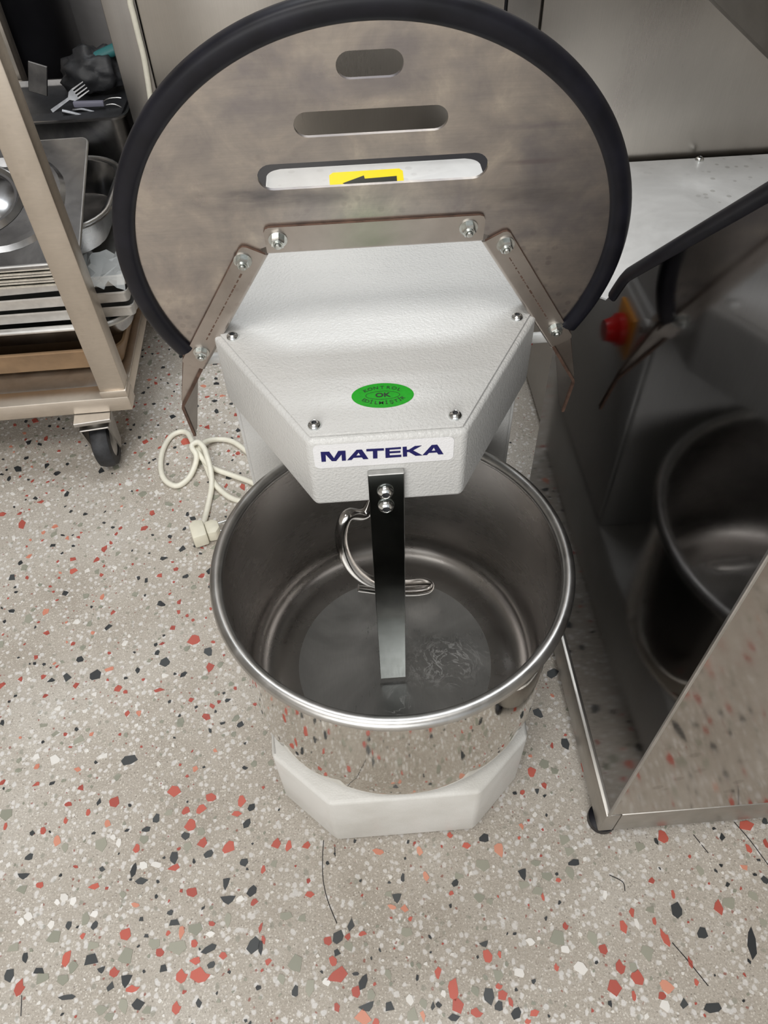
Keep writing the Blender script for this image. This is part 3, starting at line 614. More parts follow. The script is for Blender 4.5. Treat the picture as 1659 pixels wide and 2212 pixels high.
# guard: slotted round splash guard, hinged upright
LAM = math.radians(10.94)
GO = Vector((0, 0.14, 0.45)); GU = Vector((1, 0, 0)); GV = Vector((0, -math.sin(LAM), math.cos(LAM)))
G = frame(GO, GU, GV)     # third axis points to the front
GR, gx, gv = 0.2066, 0.0018, 0.1467
guard = obj('guard_disc_tmp', mbox(0, 1, 0, 1, 0, 1), M['guard']); bpy.data.objects.remove(guard)
def gpoly(name, loops, w0, w1, mat, parent, bev=0):
    cu = bpy.data.curves.new(name, 'CURVE'); cu.dimensions = '2D'; cu.fill_mode = 'BOTH'; cu.extrude = (w1-w0)/2
    if bev: cu.bevel_depth = bev; cu.bevel_resolution = 1; cu.offset = -bev
    for lp in loops:
        sp = cu.splines.new('POLY'); sp.points.add(len(lp)-1); sp.use_cyclic_u = True
        for i, p in enumerate(lp): sp.points[i].co = (p[0], p[1], 0, 1)
    tmp = bpy.data.objects.new(name, cu); COL.objects.link(tmp); dg = bpy.context.evaluated_depsgraph_get()
    me = bpy.data.meshes.new_from_object(tmp.evaluated_get(dg)); bpy.data.objects.remove(tmp)
    me.transform(Matrix.Translation((0, 0, (w0+w1)/2))); me.transform(G); me.materials.clear()
    for m in (mat if isinstance(mat, (list, tuple)) else [mat]): me.materials.append(m)
    o = bpy.data.objects.new(name, me); COL.objects.link(o); o.parent = parent; smooth_flat(me, 30); return o
a_end = math.asin((0.058-gv)/(GR-0.002))
RI = GR-0.004
arc = [(gx+RI*math.cos(a_end+(pi-2*a_end)*i/120), gv+RI*math.sin(a_end+(pi-2*a_end)*i/120)) for i in range(121)]
nT, nE = (0.0872, 0.1675), (0.169, 0.034)
outline = arc + [(gx-0.1790, 0.0515), (gx-nE[0]-0.003, nE[1]), (gx-nE[0]+0.002, nE[1]+0.003), (gx-nT[0]-0.003, nT[1]-0.006), (gx-nT[0]-0.005, nT[1]+0.002), (gx-nT[0]+0.001, nT[1]+0.004), (gx-nT[0]+0.006, nT[1]+0.001),
                 (gx+nT[0]-0.006, nT[1]+0.001), (gx+nT[0]-0.001, nT[1]+0.004), (gx+nT[0]+0.005, nT[1]+0.002), (gx+nT[0]+0.003, nT[1]-0.006), (gx+nE[0]-0.002, nE[1]+0.003), (gx+nE[0]+0.003, nE[1]), (gx+0.1790, 0.0515)]
def slot(cx, cy, half, hh, tilt=0.0):
    out = []
    for k in range(13): a = -pi/2+pi*k/12; out.append((cx+half-hh+hh*math.cos(a), cy+hh*math.sin(a)))
    for k in range(13): a = pi/2+pi*k/12; out.append((cx-half+hh+hh*math.cos(a), cy+hh*math.sin(a)))
    return out[::-1]
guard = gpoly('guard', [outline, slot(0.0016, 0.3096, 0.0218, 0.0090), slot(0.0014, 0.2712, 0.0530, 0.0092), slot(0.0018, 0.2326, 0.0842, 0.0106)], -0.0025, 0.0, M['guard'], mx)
guard['label'] = 'round slotted steel guard with black rubber edge'
# rubber trim: a U section round the disc
tp = []
a_t0, a_t1 = math.asin((0.0600-gv)/(GR-0.008)), pi-math.asin((0.0600-gv)/(GR-0.008))
for i in range(121):
    a = a_t0+(a_t1-a_t0)*i/120; tp.append(G @ Vector((gx+(GR-0.0085)*math.cos(a), gv+(GR-0.0085)*math.sin(a), -0.0012)))
pr = [(0.0085*math.copysign(abs(math.cos(t))**0.8, math.cos(t)), 0.0075*math.copysign(abs(math.sin(t))**0.7, math.sin(t))) for t in [2*pi*k/16 for k in range(16)]]
bm = bmesh.new(); sweep(bm, tp, 1, prof=pr, up=(G.to_3x3() @ Vector((0, 0, 1)))); bmesh.ops.recalc_face_normals(bm, faces=bm.faces)
obj('rubber_trim', bm, M['rubber'], guard, ang=60)
# brackets: flat leg on the disc, second leg turned back
def bracket(p0, p1, side, wid, ends):
    """p0-p1: inner edge; side: unit vector away from the notch"""
    p0, p1 = Vector(p0), Vector(p1); d = (p1-p0).normalized(); s = Vector(side); s = (s-d*s.dot(d)).normalized()
    c = 0.0045; q = [p0, p1]
    def rc(corner, d1, d2): return [corner+d1*c, corner+d1*c*0.3+d2*c*0.3, corner+d2*c]
    lp = [p0, p1]+rc(p1+s*wid, -s, -d)+rc(p0+s*wid, d, -s)
    o = gpoly('bracket', [[(v.x, v.y) for v in lp]], 0.0002, 0.0026, M['bracket'], guard)
    # rusty sawn edge line along the outer side
    mid = [(p0+s*wid+d*c)[:], (p1+s*wid-d*c)[:]]
    # turned leg and bend
    bm = bmesh.new()
    N = 6; ra = 0.0028; prev = None; rows = []
    for k in range(N+1):
        a = k*pi/2/N
        off = -s*(ra*math.sin(a)); w = 0.0026-ra*(1-math.cos(a))
        rows.append((off, w))
    rows.append((-s*ra, -0.020))
    for e in (p0, p1): pass
    vs = [[bm.verts.new(G @ Vector((e.x+off.x, e.y+off.y, w))) for (off, w) in rows] for e in (p0, p1)]
    vi = [[bm.verts.new(G @ Vector((e.x+off.x*0.25, e.y+off.y*0.25, min(w, 0.0026)-0.0022 if k < N else w))) for k, (off, w) in enumerate(rows)] for e in (p0, p1)]
    m = len(rows)
    for k in range(m-1):
        bm.faces.new((vs[0][k], vs[1][k], vs[1][k+1], vs[0][k+1])); bm.faces.new((vi[0][k], vi[0][k+1], vi[1][k+1], vi[1][k]))
        for e in (0, 1): bm.faces.new((vs[e][k], vs[e][k+1], vi[e][k+1], vi[e][k]))
    bm.faces.new((vs[0][-1], vs[1][-1], vi[1][-1], vi[0][-1]))
    bmesh.ops.recalc_face_normals(bm, faces=bm.faces)
    me2 = bpy.data.meshes.new('t'); bm.to_mesh(me2); bm.free()
    bm = bmesh.new(); bm.from_mesh(o.data); bm.from_mesh(me2)
    # dark outer edge
    for f in bm.faces:
        cc = G.inverted() @ f.calc_center_median(); nn_ = G.inverted().to_3x3() @ f.normal
        if abs(nn_.z) < 0.3 and 0.0003 < cc.z < 0.0025 and (Vector((cc.x, cc.y))-p0).dot(s) > 0.3*wid: f.material_index = 1
    bm.to_mesh(o.data); bm.free(); bpy.data.meshes.remove(me2); o.data.materials.append(M['rust']); smooth_flat(o.data, 30)
    return o
gxx = gx
bracket((gxx-0.0868, 0.1680), (gxx+0.0868, 0.1680), Vector((0, 1)), 0.0232, 1)
bracket((gxx-0.0888, 0.1655), (gxx-0.1685, 0.0345), Vector((-1, 0.5)), 0.0205, 1)
bracket((gxx+0.1685, 0.0345), (gxx+0.0888, 0.1655), Vector((1, 0.5)), 0.0205, 1)
# dashed marker lines drawn along the side brackets
for s_ in (-1, 1):
    A = Vector((gx+s_*0.1110, 0.1475)); B = Vector((gx+s_*0.1560, 0.0735)); d = (B-A).normalized(); p = Vector((-d.y, d.x)); L = (B-A).length; x = 0; loops = []
    while x < L:
        l = rnd.uniform(0.0015, 0.005); w = rnd.uniform(0.0003, 0.0008); a = A+d*x; b = A+d*min(L, x+l)
        loops.append([(v.x, v.y) for v in (a-p*w, b-p*w, b+p*w, a+p*w)]); x += l+rnd.uniform(0.0006, 0.003)
    o = gpoly('marker_line', loops, 0.00262, 0.00275, M['rust'], guard); o['kind'] = 'stuff'
# nuts on threaded ends
def nut(u, v, ang):
    Mn = G @ Matrix.Translation((u, v, 0.0027)) @ Matrix.Rotation(ang, 4, 'Z')
    bm = bmesh.new(); lathe(bm, [(0.0074, 0.0), (0.0074, 0.0010), (0.0030, 0.0010)], 28, M=Mn)
    r = 0.0056; h0, h1 = 0.0010, 0.0064
    hexa = lambda rr, z, n=6: [bm.verts.new(Mn @ Vector((rr*math.cos(2*pi*k/n), rr*math.sin(2*pi*k/n), z))) for k in range(n)]
    a = hexa(r, h0); b = hexa(r, h1-0.0008); c_ = hexa(r*0.86, h1)
    for k in range(6):
        j = (k+1) % 6; bm.faces.new((a[k], a[j], b[j], b[k])); bm.faces.new((b[k], b[j], c_[j], c_[k]))
    bm.faces.new(c_)
    lathe(bm, [(0.0036, h1-0.0005), (0.0036, h1+0.0012), (0.0031, h1+0.0012), (0.0029, h1+0.0004), (0.0025, h1+0.0006), (0.0024, h1+0.0026), (0.0018, h1+0.0032), (0, h1+0.0032)], 20, M=Mn)
    bmesh.ops.recalc_face_normals(bm, faces=bm.faces); return obj('nut', bm, M['nut'], guard, ang=30)
for i, (u, v) in enumerate(((-0.0748, 0.1800), (0.0757, 0.1806), (-0.1057, 0.1612), (-0.1623, 0.0580), (0.1076, 0.1618), (0.1680, 0.0600))): nut(u, v, 0.3+i*0.7)
# hinge wings at both lower ends: folded sheet
def plate(bm, P, th=0.0028):
    P = [G @ Vector(p) for p in P]; n = (P[1]-P[0]).cross(P[2]-P[0]).normalized()*th/2
    a = [bm.verts.new(p+n) for p in P]; b = [bm.verts.new(p-n) for p in P]; m = len(P)
    bm.faces.new(a); bm.faces.new(b[::-1])
    for k in range(m):
        f = bm.faces.new((a[k], b[k], b[(k+1) % m], a[(k+1) % m])); f.material_index = 1
for s in (-1, 1):
    X = lambda u: gx+s*u
    bm = bmesh.new()
    plate(bm, [(X(0.181), 0.056, -0.0045), (X(0.1690), 0.0330, -0.0045), (X(0.201), -0.0240, -0.0045), (X(0.2015), -0.018, -0.0050)])
    plate(bm, [(X(0.1815), 0.056, -0.0055), (X(0.2022), -0.0215, -0.0055), (X(0.2055), -0.0860, -0.012), (X(0.2022), -0.0840, -0.018), (X(0.174), 0.036, -0.030)])
    bmesh.ops.recalc_face_normals(bm, faces=bm.faces)
    ed = [G @ Vector((X(u), v, w)) for u, v, w in ((0.1690, 0.0325, -0.0025), (0.1862, 0.0022, -0.0025), (0.2012, -0.0235, -0.0025), (0.2028, -0.029, -0.0035), (0.2046, -0.0870, -0.010))]
    n0 = len(bm.faces); sweep(bm, ed, 1, prof=[(-.0014, -.0016), (.0014, -.0016), (.0014, .0016), (-.0014, .0016)], up=(G.to_3x3() @ Vector((0, 0, 1))))
    bm.faces.ensure_lookup_table()
    for f in bm.faces[n0:]: f.material_index = 1
    bmesh.ops.recalc_face_normals(bm, faces=bm.faces)
    obj('hinge_wing', bm, [M['bracket'], M['rust']], guard, ang=20)

# ------------------------------------------------------------------ power cord with plug
pc = thing('power_cord', 'coiled cream power cord with two-pin plug on the terrazzo', 'cord')
def fl_(x, y, z): q = at(x, y, z=z); return (q.x, q.y, q.z)
cp_ = [(560, 1000, .006), (536, 978, .005), (505, 955, .005), (475, 949, .006), (448, 953, .012), (432, 966, .019), (436, 985, .012), (446, 1008, .006), (458, 1036, .005), (475, 1058, .005), (500, 1076, .005), (530, 1083, .005), (556, 1076, .005), (566, 1058, .006), (548, 1044, .006), (508, 1029, .006), (466, 1014, .008),
       (446, 1000, .013), (430, 980, .018), (416, 955, .014), (405, 936, .009), (388, 933, .006), (368, 944, .005), (352, 972, .005), (347, 1005, .005), (353, 1032, .005), (370, 1047, .005), (388, 1048, .005), (408, 1032, .006), (421, 1006, .012), (424, 984, .022), (415, 968, .027), (416, 960, .029), (428, 955, .030), (440, 966, .029), (447, 985, .026), (455, 1015, .018), (457, 1050, .009), (450, 1090, .006), (441, 1125, .007), (433, 1148, .012)]
obj('cable', tube(catmull([fl_(*p) for p in cp_], 7), 0.0047, n=12), M['cable'], pc, ang=60)
q = Vector(fl_(432, 1152, .014)); d = (Vector(fl_(470, 1140, .014))-q).normalized()
Mp = frame(q, d, (0, 0, 1))
Mp = frame(q+Vector((0, 0, 0.001)), d, Vector((0, 0, 1)).cross(d))
bm = bmesh.new(); prism(bm, [(-0.013, -0.019), (0.010, -0.019), (0.010, 0.014), (-0.004, 0.019), (-0.013, 0.012)], -0.012, 0.014, bev=0.003, M=Mp)
plug = obj('plug', bm, M['plug'], pc)
bm = bmesh.new(); prism(bm, [(0.0102, -0.015), (0.024, -0.017), (0.032, -0.008), (0.032, 0.006), (0.024, 0.013), (0.0102, 0.011)], -0.0115, 0.010, bev=0.003, M=Mp)
obj('plug_face', bm, M['plug'], plug)
for s in (-0.0095, 0.0075):
    bm = bmesh.new(); lathe(bm, [(0, 0), (0.0023, 0), (0.0023, 0.017), (0.0014, 0.019), (0, 0.019)], 14, M=Mp @ Matrix.Translation((0.0315, s, 0)) @ Matrix.Rotation(pi/2, 4, 'Y')); bmesh.ops.recalc_face_normals(bm, faces=bm.faces)
    obj('pin', bm, M['chrome'], plug)

# ------------------------------------------------------------------ stainless cabinet on the right
cb = thing('steel_cabinet', 'mirror-polished stainless machine cabinet right of the dough mixer', 'cabinet')
X0 = 0.2275; YF = -0.18
bm = bmesh.new(); box(bm, X0+0.004, 0.95, YF+0.004, 0.30, 0.0745, 0.291); obj('body', bm, M['cab_frame'], cb)
# side panel with raised sloping splash edge
sp = [(YF, 0.0745), (0.30, 0.0745), (0.30, 0.44), (0.17, 0.505), (0.147, 0.535), (0.136, 0.552), (0.118, 0.570), (-0.042, 0.721), (YF, 0.855)]
Ms = frame((X0+0.002, 0, 0), (0, 1, 0), (0, 0, 1))
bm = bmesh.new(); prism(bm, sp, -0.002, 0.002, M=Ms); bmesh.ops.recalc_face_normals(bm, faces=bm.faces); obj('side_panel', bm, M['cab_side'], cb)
tr = [(X0+0.002, y, z) for y, z in [(0.155, 0.520), (0.146, 0.536), (0.135, 0.553), (0.118, 0.570), (0.03, 0.653), (-0.042, 0.721), (YF, 0.853)]]
obj('edge_trim', tube(catmull(tr, 4), 0.0065, n=12), M['rubber'], cb, ang=60)
Mfp = frame((0, YF+0.002, 0), (1, 0, 0), (0, 0, 1))
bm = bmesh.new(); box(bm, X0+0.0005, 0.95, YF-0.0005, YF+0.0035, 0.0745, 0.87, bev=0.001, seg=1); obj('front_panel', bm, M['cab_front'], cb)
bm = bmesh.new(); box(bm, X0-0.0025, X0+0.0005, YF-0.0025, YF+0.001, 0.0745, 0.87, bev=0.0007, seg=1); obj('corner_bead', bm, M['rim'], cb)
# base frame
bm = bmesh.new(); box(bm, 0.2238, 0.241, YF-0.001, 0.305, 0.022, 0.0725, bev=0.0015); obj('frame_rail', bm, M['cab_frame'], cb)
bm = bmesh.new(); box(bm, 0.2415, 0.95, YF-0.001, YF+0.02, 0.022, 0.0725, bev=0.0015); obj('frame_rail', bm, M['cab_frame'], cb)
for x, y in ((0.236, -0.163), (0.236, 0.285), (0.9, -0.163)):
    bm = bmesh.new(); lathe(bm, [(0, 0.0008), (0.015, 0.0008), (0.017, 0.004), (0.017, 0.014), (0.009, 0.018), (0.009, 0.0225), (0, 0.0225)], 24); bmesh.ops.recalc_face_normals(bm, faces=bm.faces); obj('foot', bm, M['rubber'], cb, (x, y, 0))
# bright deck behind the splash edge, with a rivet on its rear seam
bm = bmesh.new(); prism(bm, [(0.305, 0.302), (0.95, 0.302), (0.95, 0.886), (0.245, 0.886), (0.262, 0.60), (0.275, 0.45)], 0.291, 0.303, bev=0.002); obj('deck', bm, M['deck'], cb)
bm = bmesh.new(); box(bm, 0.232, 0.95, -0.17, 0.3015, 0.2915, 0.3035, bev=0.001); obj('deck', bm, M['deck'], cb)
bm = bmesh.new(); box(bm, 0.30, 0.93, 0.32, 0.87, 0.022, 0.2905); obj('body', bm, M['fridge_dark'], cb)
q = at(1510, 345, z=0.303); bolt(cb, 'rivet', (q.x, 0.876, 0.303), (0, 0, 1), 0.008)
# open lid leaning over the deck (upper right corner)
A = at(1530, 0, y=0.35); B = at(1659, 128, y=0.35)
dv = (B-A).normalized(); A2 = A-dv*0.12; B2 = B+dv*0.25
nv = Vector((0.75, 0, 0.75)); nv = (nv-dv*nv.dot(dv)).normalized()
bm = bmesh.new()
pl = [A2, B2, B2+nv*0.35, A2+nv*0.35]; th = Vector((0, 1, 0)) * 0.012
va = [bm.verts.new(p) for p in pl]; vb = [bm.verts.new(p+th) for p in pl]
bm.faces.new(va); bm.faces.new(vb[::-1])
for k in range(4): bm.faces.new((va[k], vb[k], vb[(k+1) % 4], va[(k+1) % 4]))
bmesh.ops.recalc_face_normals(bm, faces=bm.faces); bmesh.ops.bevel(bm, geom=bm.edges[:], offset=0.003, segments=2, affect='EDGES')
obj('lid', bm, M['cab_frame'], cb)

# ------------------------------------------------------------------ stainless refrigerator behind
fr = thing('steel_refrigerator', 'brushed stainless refrigerator standing behind the dough mixer', 'refrigerator', (0, 0.9, 0))
Yf = 0.0
def part_box(name, x0, x1, y0, y1, z0, z1, mat, bev=0.0015): return obj(name, mbox(x0, x1, y0, y1, z0, z1, bev=bev), mat, fr)
part_box('body', -0.368, 1.05, 0.018, 0.50, 0.12, 0.93, M['fridge'])
part_box('side_stile', -0.368, -0.3165, 0, 0.017, 0.12, 0.93, M['fridge_dark'])
part_box('door', -0.3140, 0.2500, -0.006, 0.017, 0.14, 0.93, M['fridge'], 0.003)
part_box('centre_stile', 0.2555, 0.3085, 0, 0.017, 0.12, 0.93, M['fridge_dark'])
part_box('door', 0.3115, 1.04, -0.004, 0.017, 0.14, 0.93, M['fridge'], 0.003)
part_box('door_gap', -0.3165, -0.3142, 0.008, 0.0175, 0.14, 0.93, M['gap'], 0)
part_box('door_gap', 0.2502, 0.2553, 0.008, 0.0175, 0.14, 0.93, M['gap'], 0)
for x in (-0.32, 0.30, 0.97):
    for y in (0.06, 0.45):
        bm = bmesh.new(); lathe(bm, [(0, 0.0008), (0.02, 0.0008), (0.018, 0.02), (0.012, 0.03), (0.012, 0.1195), (0, 0.1195)], 16); bmesh.ops.recalc_face_normals(bm, faces=bm.faces); obj('foot', bm, M['rubber'], fr, (x, y, 0))
# white lead hanging down the refrigerator's left stile
P = [at(280, -60, y=0.893), at(281, 0, y=0.893), at(289, 35, y=0.893), at(300, 80, y=0.893), at(310, 120, y=0.893), at(318, 165, y=0.893), at(325, 212, y=0.893), at(333, 270, y=0.893), at(342, 340, y=0.892), at(352, 420, y=0.892)]
wl = obj('hanging_lead', tube(catmull(P, 5), 0.0046, n=12), M['cable'], None, ang=60); tag(wl, 'cream electric lead hanging down the left edge of the steel refrigerator', 'cable')

# ------------------------------------------------------------------ cart on the left with its load
ct = thing('trolley', 'stainless steel trolley on castors left of the mixer', 'trolley', (-0.42, 0.53, 0), 0.03)
Lx = lambda x: x+0.42
Ly = lambda y: y-0.53
def cbox(name, x0, x1, y0, y1, z0, z1, mat, bev=0.002): return obj(name, mbox(Lx(x0), Lx(x1), Ly(y0), Ly(y1), z0, z1, bev=bev), mat, ct)
cbox('post', -0.4365, -0.3955, 0.512, 0.545, 0.143, 1.25, M['cart'])
cbox('post', -0.620, -0.582, 1.10, 1.135, 0.143, 1.25, M['cart'])
cbox('post', -1.10, -1.06, 0.512, 0.545, 0.143, 1.25, M['cart'])
cbox('post', -1.10, -1.06, 1.10, 1.135, 0.143, 1.25, M['cart'])
cbox('front_rail', -1.10, -0.3945, 0.510, 0.545, 0.114, 0.1425, M['cart'])
cbox('rear_rail', -1.10, -0.3985, 1.10, 1.135, 0.114, 0.1425, M['cart'])
cbox('side_rail', -0.4365, -0.3985, 0.5455, 1.0995, 0.114, 0.1425, M['cart'])
cbox('shelf', -1.059, -0.437, 0.5455, 1.0995, 0.122, 0.1405, M['cart_shelf'])
cbox('corner_weld', -0.4375, -0.394, 0.5095, 0.5460, 0.142, 0.1565, M['cart'])
def castor(x, y, rz):
    e = bpy.data.objects.new('castor', None); COL.objects.link(e); e.parent = ct; e.location = (Lx(x), Ly(y), 0); e.rotation_euler = (0, 0, rz)
    # wheel along local y
    Mw = frame((0, 0, 0.0455), (0, 1, 0), (0, 0, 1)); R_ = 0.0445
    bm = bmesh.new(); lathe(bm, [(0.028, -0.015), (0.036, -0.016), (0.042, -0.013), (R_, -0.005), (R_, 0.005), (0.042, 0.013), (0.036, 0.016), (0.028, 0.015)], 40, close=True, M=Mw); bmesh.ops.recalc_face_normals(bm, faces=bm.faces)
    obj('tyre', bm, M['tyre'], e)
    bm = bmesh.new(); lathe(bm, [(0, -0.013), (0.0282, -0.013), (0.0282, 0.013), (0, 0.013)], 28, M=Mw); bmesh.ops.recalc_face_normals(bm, faces=bm.faces); obj('hub', bm, M['alu'], e)
    bm = bmesh.new(); box(bm, -0.024, 0.024, -0.030, 0.026, 0.0975, 0.1005, bev=0.001, seg=1); box(bm, -0.030, 0.030, -0.026, 0.026, 0.106, 0.1135, bev=0.001, seg=1)
    lathe(bm, [(0, 0.1), (0.017, 0.1), (0.02, 0.107), (0, 0.107)], 20)
    for s in (-1, 1): prism(bm, [(-0.030, 0.1), (0.022, 0.1), (0.012, 0.036), (-0.006, 0.032)], -0.0015, 0.0015, M=frame((s*0.0225, 0, 0), (0, 1, 0), (0, 0, 1)))
    bmesh.ops.recalc_face_normals(bm, faces=bm.faces); obj('fork', bm, M['cart_shelf'], e)
castor(-0.462, 0.515, 0.10); castor(-1.06, 0.54, 0.3); castor(-0.43, 1.07, 0.2); castor(-1.06, 1.07, -0.3)

def pan(name, label, cat, cx, cy, z, w, d, h, rz, mat, group=None, lip=0.009, r=0.03, ins=0.012, tilt=(0, 0)):
    """open rectangular pan with rounded corners and a turned-out rim"""
    t_ = thing(name, label, cat, (cx, cy, z), rz, group); t_.rotation_euler = (tilt[0], tilt[1], rz)
    bm = bmesh.new(); L = []
    def ring(dw, z_, rr): return [bm.verts.new((x, y, z_)) for x, y in rrect(w+2*dw, d+2*dw, rr, 6)]
    ins_ = min(ins, h*0.25)
    levels = [(-ins_-0.006, 0.0, max(0.004, r-0.006)), (-ins_, 0.004, r), (-0.001, h-0.002, r+0.004), (0, h, r+0.004), (lip, h, r+lip), (lip, h-0.003, r+lip), (lip-0.0012, h-0.003, r+lip-0.001), (lip-0.0012, h-0.0012, r+lip-0.001), (0.0008, h-0.0012, r+0.005), (-0.0002, h-0.003, r+0.005), (-ins_+0.001, 0.003, r+0.001), (-ins_-0.005, -0.0012, max(0.004, r-0.005))]
    R_ = [ring(*l) for l in levels]; n = len(R_[0])
    for a, b in zip(R_, R_[1:]):
        for k in range(n): bm.faces.new((a[k], a[(k+1) % n], b[(k+1) % n], b[k]))
    bm.faces.new(R_[0]); bm.faces.new(R_[-1][::-1]); bmesh.ops.recalc_face_normals(bm, faces=bm.faces)
    obj('tray_body', bm, mat, t_)
    return t_
ZS = 0.1450
# tan crate at the bottom
tn = pan('crate', 'tan shallow crate lying lowest on the trolley shelf', 'crate', -0.655, 0.722, ZS+0.0005, 0.50, 0.30, 0.0485, 0.02, M['tan'], lip=0.004, r=0.02)
bk = pan('roasting_pan', 'dark roasting pan with bright rolled rim on the tan crate', 'pan', -0.650, 0.722, 0.1955, 0.535, 0.285, 0.040, 0.02, M['pan'], lip=0.011, r=0.05)
P = [(x, y, 0.0405) for x, y in rrect(0.535+0.016, 0.285+0.016, 0.058, 8)]
obj('rolled_rim', tube(P, 0.0052, n=10, closed=True), M['rim'], bk)
bp2 = pan('shallow_pan', 'small rounded steel pan peeping out under the aluminium trays', 'pan', -0.62, 0.722, 0.198, 0.44, 0.20, 0.036, 0.02, M['pan'], r=0.03)
tl = [('bottom of the three stacked aluminium trays', 0.2425, -0.656, 0.012, 0.6, 0.0), ('middle of the three stacked aluminium trays', 0.2665, -0.660, 0.02, 0.6, 0.0), ('top of the three stacked aluminium trays', 0.2905, -0.662, 0.05, 0.6, 0.0)]
for lab, z, cx, rz, w, tt in tl:
    t_ = pan('baking_tray', lab, 'tray', cx, 0.718, z, w-0.02, 0.28, 0.0215, rz+0.01, M['alu'], 'aluminium baking trays in the middle of the stack', lip=0.0008, r=0.006, ins=0.002)
# thin sheets with bright folded edges
names_ = ['lowest', 'second', 'third', 'fourth', 'fifth', 'topmost']
for k in range(6):
    z = 0.3130+k*0.0052
    t_ = pan('oven_sheet', '%s of the thin bright sheets above the aluminium trays' % names_[k], 'sheet', -0.700+0.004*(k % 3), 0.592+0.001*(k % 2), z, 0.53, 0.044, 0.0044, 0.015+0.004*(k % 2), M['sheet'], 'thin bright oven sheets under the large lid', lip=0.003, r=0.008)
# plastic film
bm = bmesh.new(); rg = random.Random(5); gx_, gy_ = 9, 8; vv = []
for j in range(gy_):
    for i in range(gx_): vv.append(bm.verts.new((-0.04+0.08*i/(gx_-1)+rg.uniform(-.003, .003), -0.05+0.10*j/(gy_-1)+rg.uniform(-.003, .003), rg.uniform(0, 0.018))))
for j in range(gy_-1):
    for i in range(gx_-1): bm.faces.new((vv[j*gx_+i], vv[j*gx_+i+1], vv[(j+1)*gx_+i+1], vv[(j+1)*gx_+i]))
fo = obj('plastic_bag', bm, M['plastic_film'], None, (-0.395, 0.60, 0.3135)); tag(fo, 'crumpled clear plastic bag on the trays behind the trolley post', 'bag')
# deep pan with lid lying over it
dp = pan('deep_pan', 'deep steel pan with shining rim behind the trolley post', 'pan', -0.545, 0.750, 0.3135, 0.30, 0.235, 0.056, 0.0, M['pan'], r=0.065, lip=0.012)
P = [(x, y, 0.0565) for x, y in rrect(0.30+0.014, 0.235+0.014, 0.072, 8)]
obj('rolled_rim', tube(P, 0.0030, n=8, closed=True), M['rim'], dp)
def lid(name, label, cx, cy, z, w, d, rz, tilt):
    t_ = thing(name, label, 'lid', (cx, cy, z), rz); t_.rotation_euler = (tilt[0], tilt[1], rz)
    bm = bmesh.new()
    L = [(0, -0.010, 0.010), (0, 0, 0.010), (0.05, 0, 0.09), (0.062, 0.006, 0.085), (0.078, 0.006, 0.08), (0.095, -0.004, 0.075)]
    tops = [[bm.verts.new((x, y, z_)) for x, y in rrect(w-k, d-k, rr, 8)] for k, z_, rr in L]
    bots = [[bm.verts.new((x, y, z_-0.001)) for x, y in rrect(w-max(k, 0.003), d-max(k, 0.003), rr, 8)] for k, z_, rr in L]
    n = len(tops[0])
    for R_ in (tops, bots):
        for a, b in zip(R_, R_[1:]):
            for k in range(n): bm.faces.new((a[k], a[(k+1) % n], b[(k+1) % n], b[k]))
        bm.faces.new(R_[-1])
    for k in range(n): bm.faces.new((tops[0][k], tops[0][(k+1) % n], bots[0][(k+1) % n], bots[0][k]))
    bmesh.ops.recalc_face_normals(bm, faces=bm.faces)
    obj('plate', bm, M['pan'], t_)
    bm = bmesh.new(); lathe(bm, [(0, 0.012), (0.045, 0.009), (0.058, -0.001), (0.062, -0.001), (0.067, 0.003), (0.074, -0.0035)], 48); obj('dome', bm, M['pan'], t_, (0.03, 0.01, 0))
    obj('bright_edge', tube([(x, y, -0.002) for x, y in rrect(w+0.001, d+0.001, 0.010, 5)], 0.0022, n=6, closed=True), M['rim'], t_)
    return t_
lid('domed_lid', 'square-cornered dirty steel lid with round centre dome tilted over the deep pan', -0.603, 0.6640, 0.4000, 0.38, 0.250, 0.035, (0.29, 0))
# dark container with cutlery at the back
bp3 = pan('storage_container', 'tall dark steel container holding cutlery beside the refrigerator', 'container', -0.580, 0.985, 0.1450, 0.40, 0.185, 0.280, 0.0, M['dark_steel'], r=0.02, lip=0.005, ins=0.003)
obj('contents', mbox(-0.19, 0.19, -0.088, 0.088, 0.01, 0.272, bev=0.004), M['dark_cloth'], bp3)
bm = bmesh.new(); lathe(bm, [(0, 0), (0.145, 0), (0.15, 0.01), (0.15, 0.99), (0.155, 1.0), (0, 1.0)], 64)
bmesh.ops.recalc_face_normals(bm, faces=bm.faces)
pot = obj('stock_pot', bm, M['dark'], None, (-0.683, 1.285, 0.001)); tag(pot, 'tall dark cylindrical pot against the plaster wall', 'pot')
# dark bag of rags behind the cutlery
from mathutils import noise as mn
bm = bmesh.new(); bmesh.ops.create_icosphere(bm, subdivisions=4, radius=1)
for v in bm.verts:
    k = 1+0.25*mn.noise(v.co*2.2)+0.15*mn.noise(v.co*6); v.co = Vector((v.co.x*0.058*k, v.co.y*0.035*k, max(-0.45, v.co.z)*0.042*k))
bag = obj('rag_bundle', bm, M['dark_cloth'], None, (-0.445, 1.035, 0.445), ang=80); tag(bag, 'dark crumpled rag bundle beside the teal handle', 'rag')
# teal handle
A = at(203, 127, y=1.03); B = at(262, 100, y=1.03)
th_ = obj('brush_handle', tube([A, A.lerp(B, .1), A.lerp(B, .9), B], 0.0095, n=14), M['teal'], None, ang=60); tag(th_, 'teal round handle sticking up beside the rag bundle', 'handle')
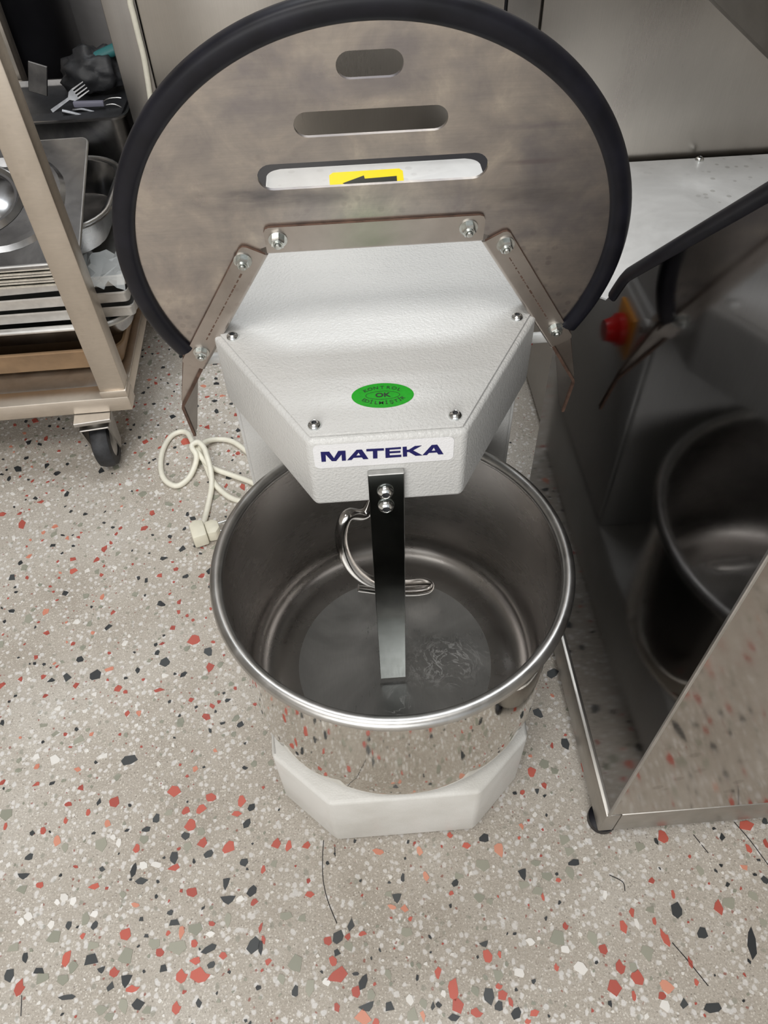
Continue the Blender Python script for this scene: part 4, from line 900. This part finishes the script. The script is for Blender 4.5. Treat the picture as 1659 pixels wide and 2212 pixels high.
# cutlery lying in the storage container
def fork(p, d, L=0.17):
    W_ = 0.72
    t_ = thing('fork', 'steel fork with its tines pointing up in the dark container', 'fork', p)
    d = Vector(d).normalized(); Mx = frame((0, 0, 0), d, Vector((0, -1, 0.4)).cross(d)) @ Matrix.Diagonal((L/0.17, W_, 1, 1))
    bm = bmesh.new(); prism(bm, [(0, -0.004), (0.085, -0.003), (0.10, -0.011), (0.118, -0.0125), (0.118, 0.0125), (0.10, 0.011), (0.085, 0.003), (0, 0.004)], -0.001, 0.001, M=Mx); obj('handle', bm, M['cutlery'], t_)
    for k in range(4):
        y = -0.0105+k*0.007; bm = bmesh.new(); prism(bm, [(0.118, y-0.0018), (0.17, y-0.0010), (0.17, y+0.0010), (0.118, y+0.0018)], -0.0009, 0.0009, M=Mx); obj('tine', bm, M['pan'], t_)
A = at(112, 240, y=0.95); B = at(186, 186, y=0.97)
fork(A, B-A, (B-A).length)
def strip(px, y, name, label, cat, rad, mat):
    P = [at(a, b, y=y) for a, b in px]; o = obj(name, tube(catmull(P, 5), rad, n=8), mat, None, ang=60); tag(o, label, cat); return o
strip([(215, 228), (232, 214), (250, 211), (262, 212)], 0.965, 'wire_whisk_loop', 'upper thin bright wire loop among the dark cutlery', 'wire', 0.0013, M['pan'])
strip([(215, 230), (240, 225), (255, 228), (267, 235)], 0.955, 'wire_loop', 'lower thin bright wire loop among the dark cutlery', 'wire', 0.0013, M['pan'])
P0 = at(192, 224, y=0.95)
kn = obj('knife_handle', mbox(-0.026, 0.026, -0.004, 0.004, -0.0045, 0.0045, bev=0.002), plain('grey_handle', srgb(120, 120, 135), 0.5), None, P0); kn.rotation_euler = (0, 0.02, 0); tag(kn, 'grey straight handle lying across the dark container', 'handle')
o = strip([(135, 240), (165, 247), (200, 257), (235, 262)], 0.935, 'ladle_handle', 'long dark curved handle below the grey handle', 'handle', 0.004, M['cutlery'])
o = strip([(158, 238), (175, 236), (195, 240), (225, 247), (240, 240)], 0.945, 'spoon_handle', 'dark bent spoon handle just above the long dark handle', 'handle', 0.003, M['cutlery'])
# perforated bracket by the trolley post
bm = bmesh.new(); box(bm, -0.015, 0.015, -0.002, 0.002, -0.024, 0.024, bev=0.001, seg=1)
A = at(82, 170, y=0.95); bkx = obj('slotted_rack', bm, M['dark_steel'], None, A); bkx.rotation_euler = (0, 0.35, 0); tag(bkx, 'small dark metal rack plate behind the trolley post', 'rack')
bpy.context.view_layer.update()
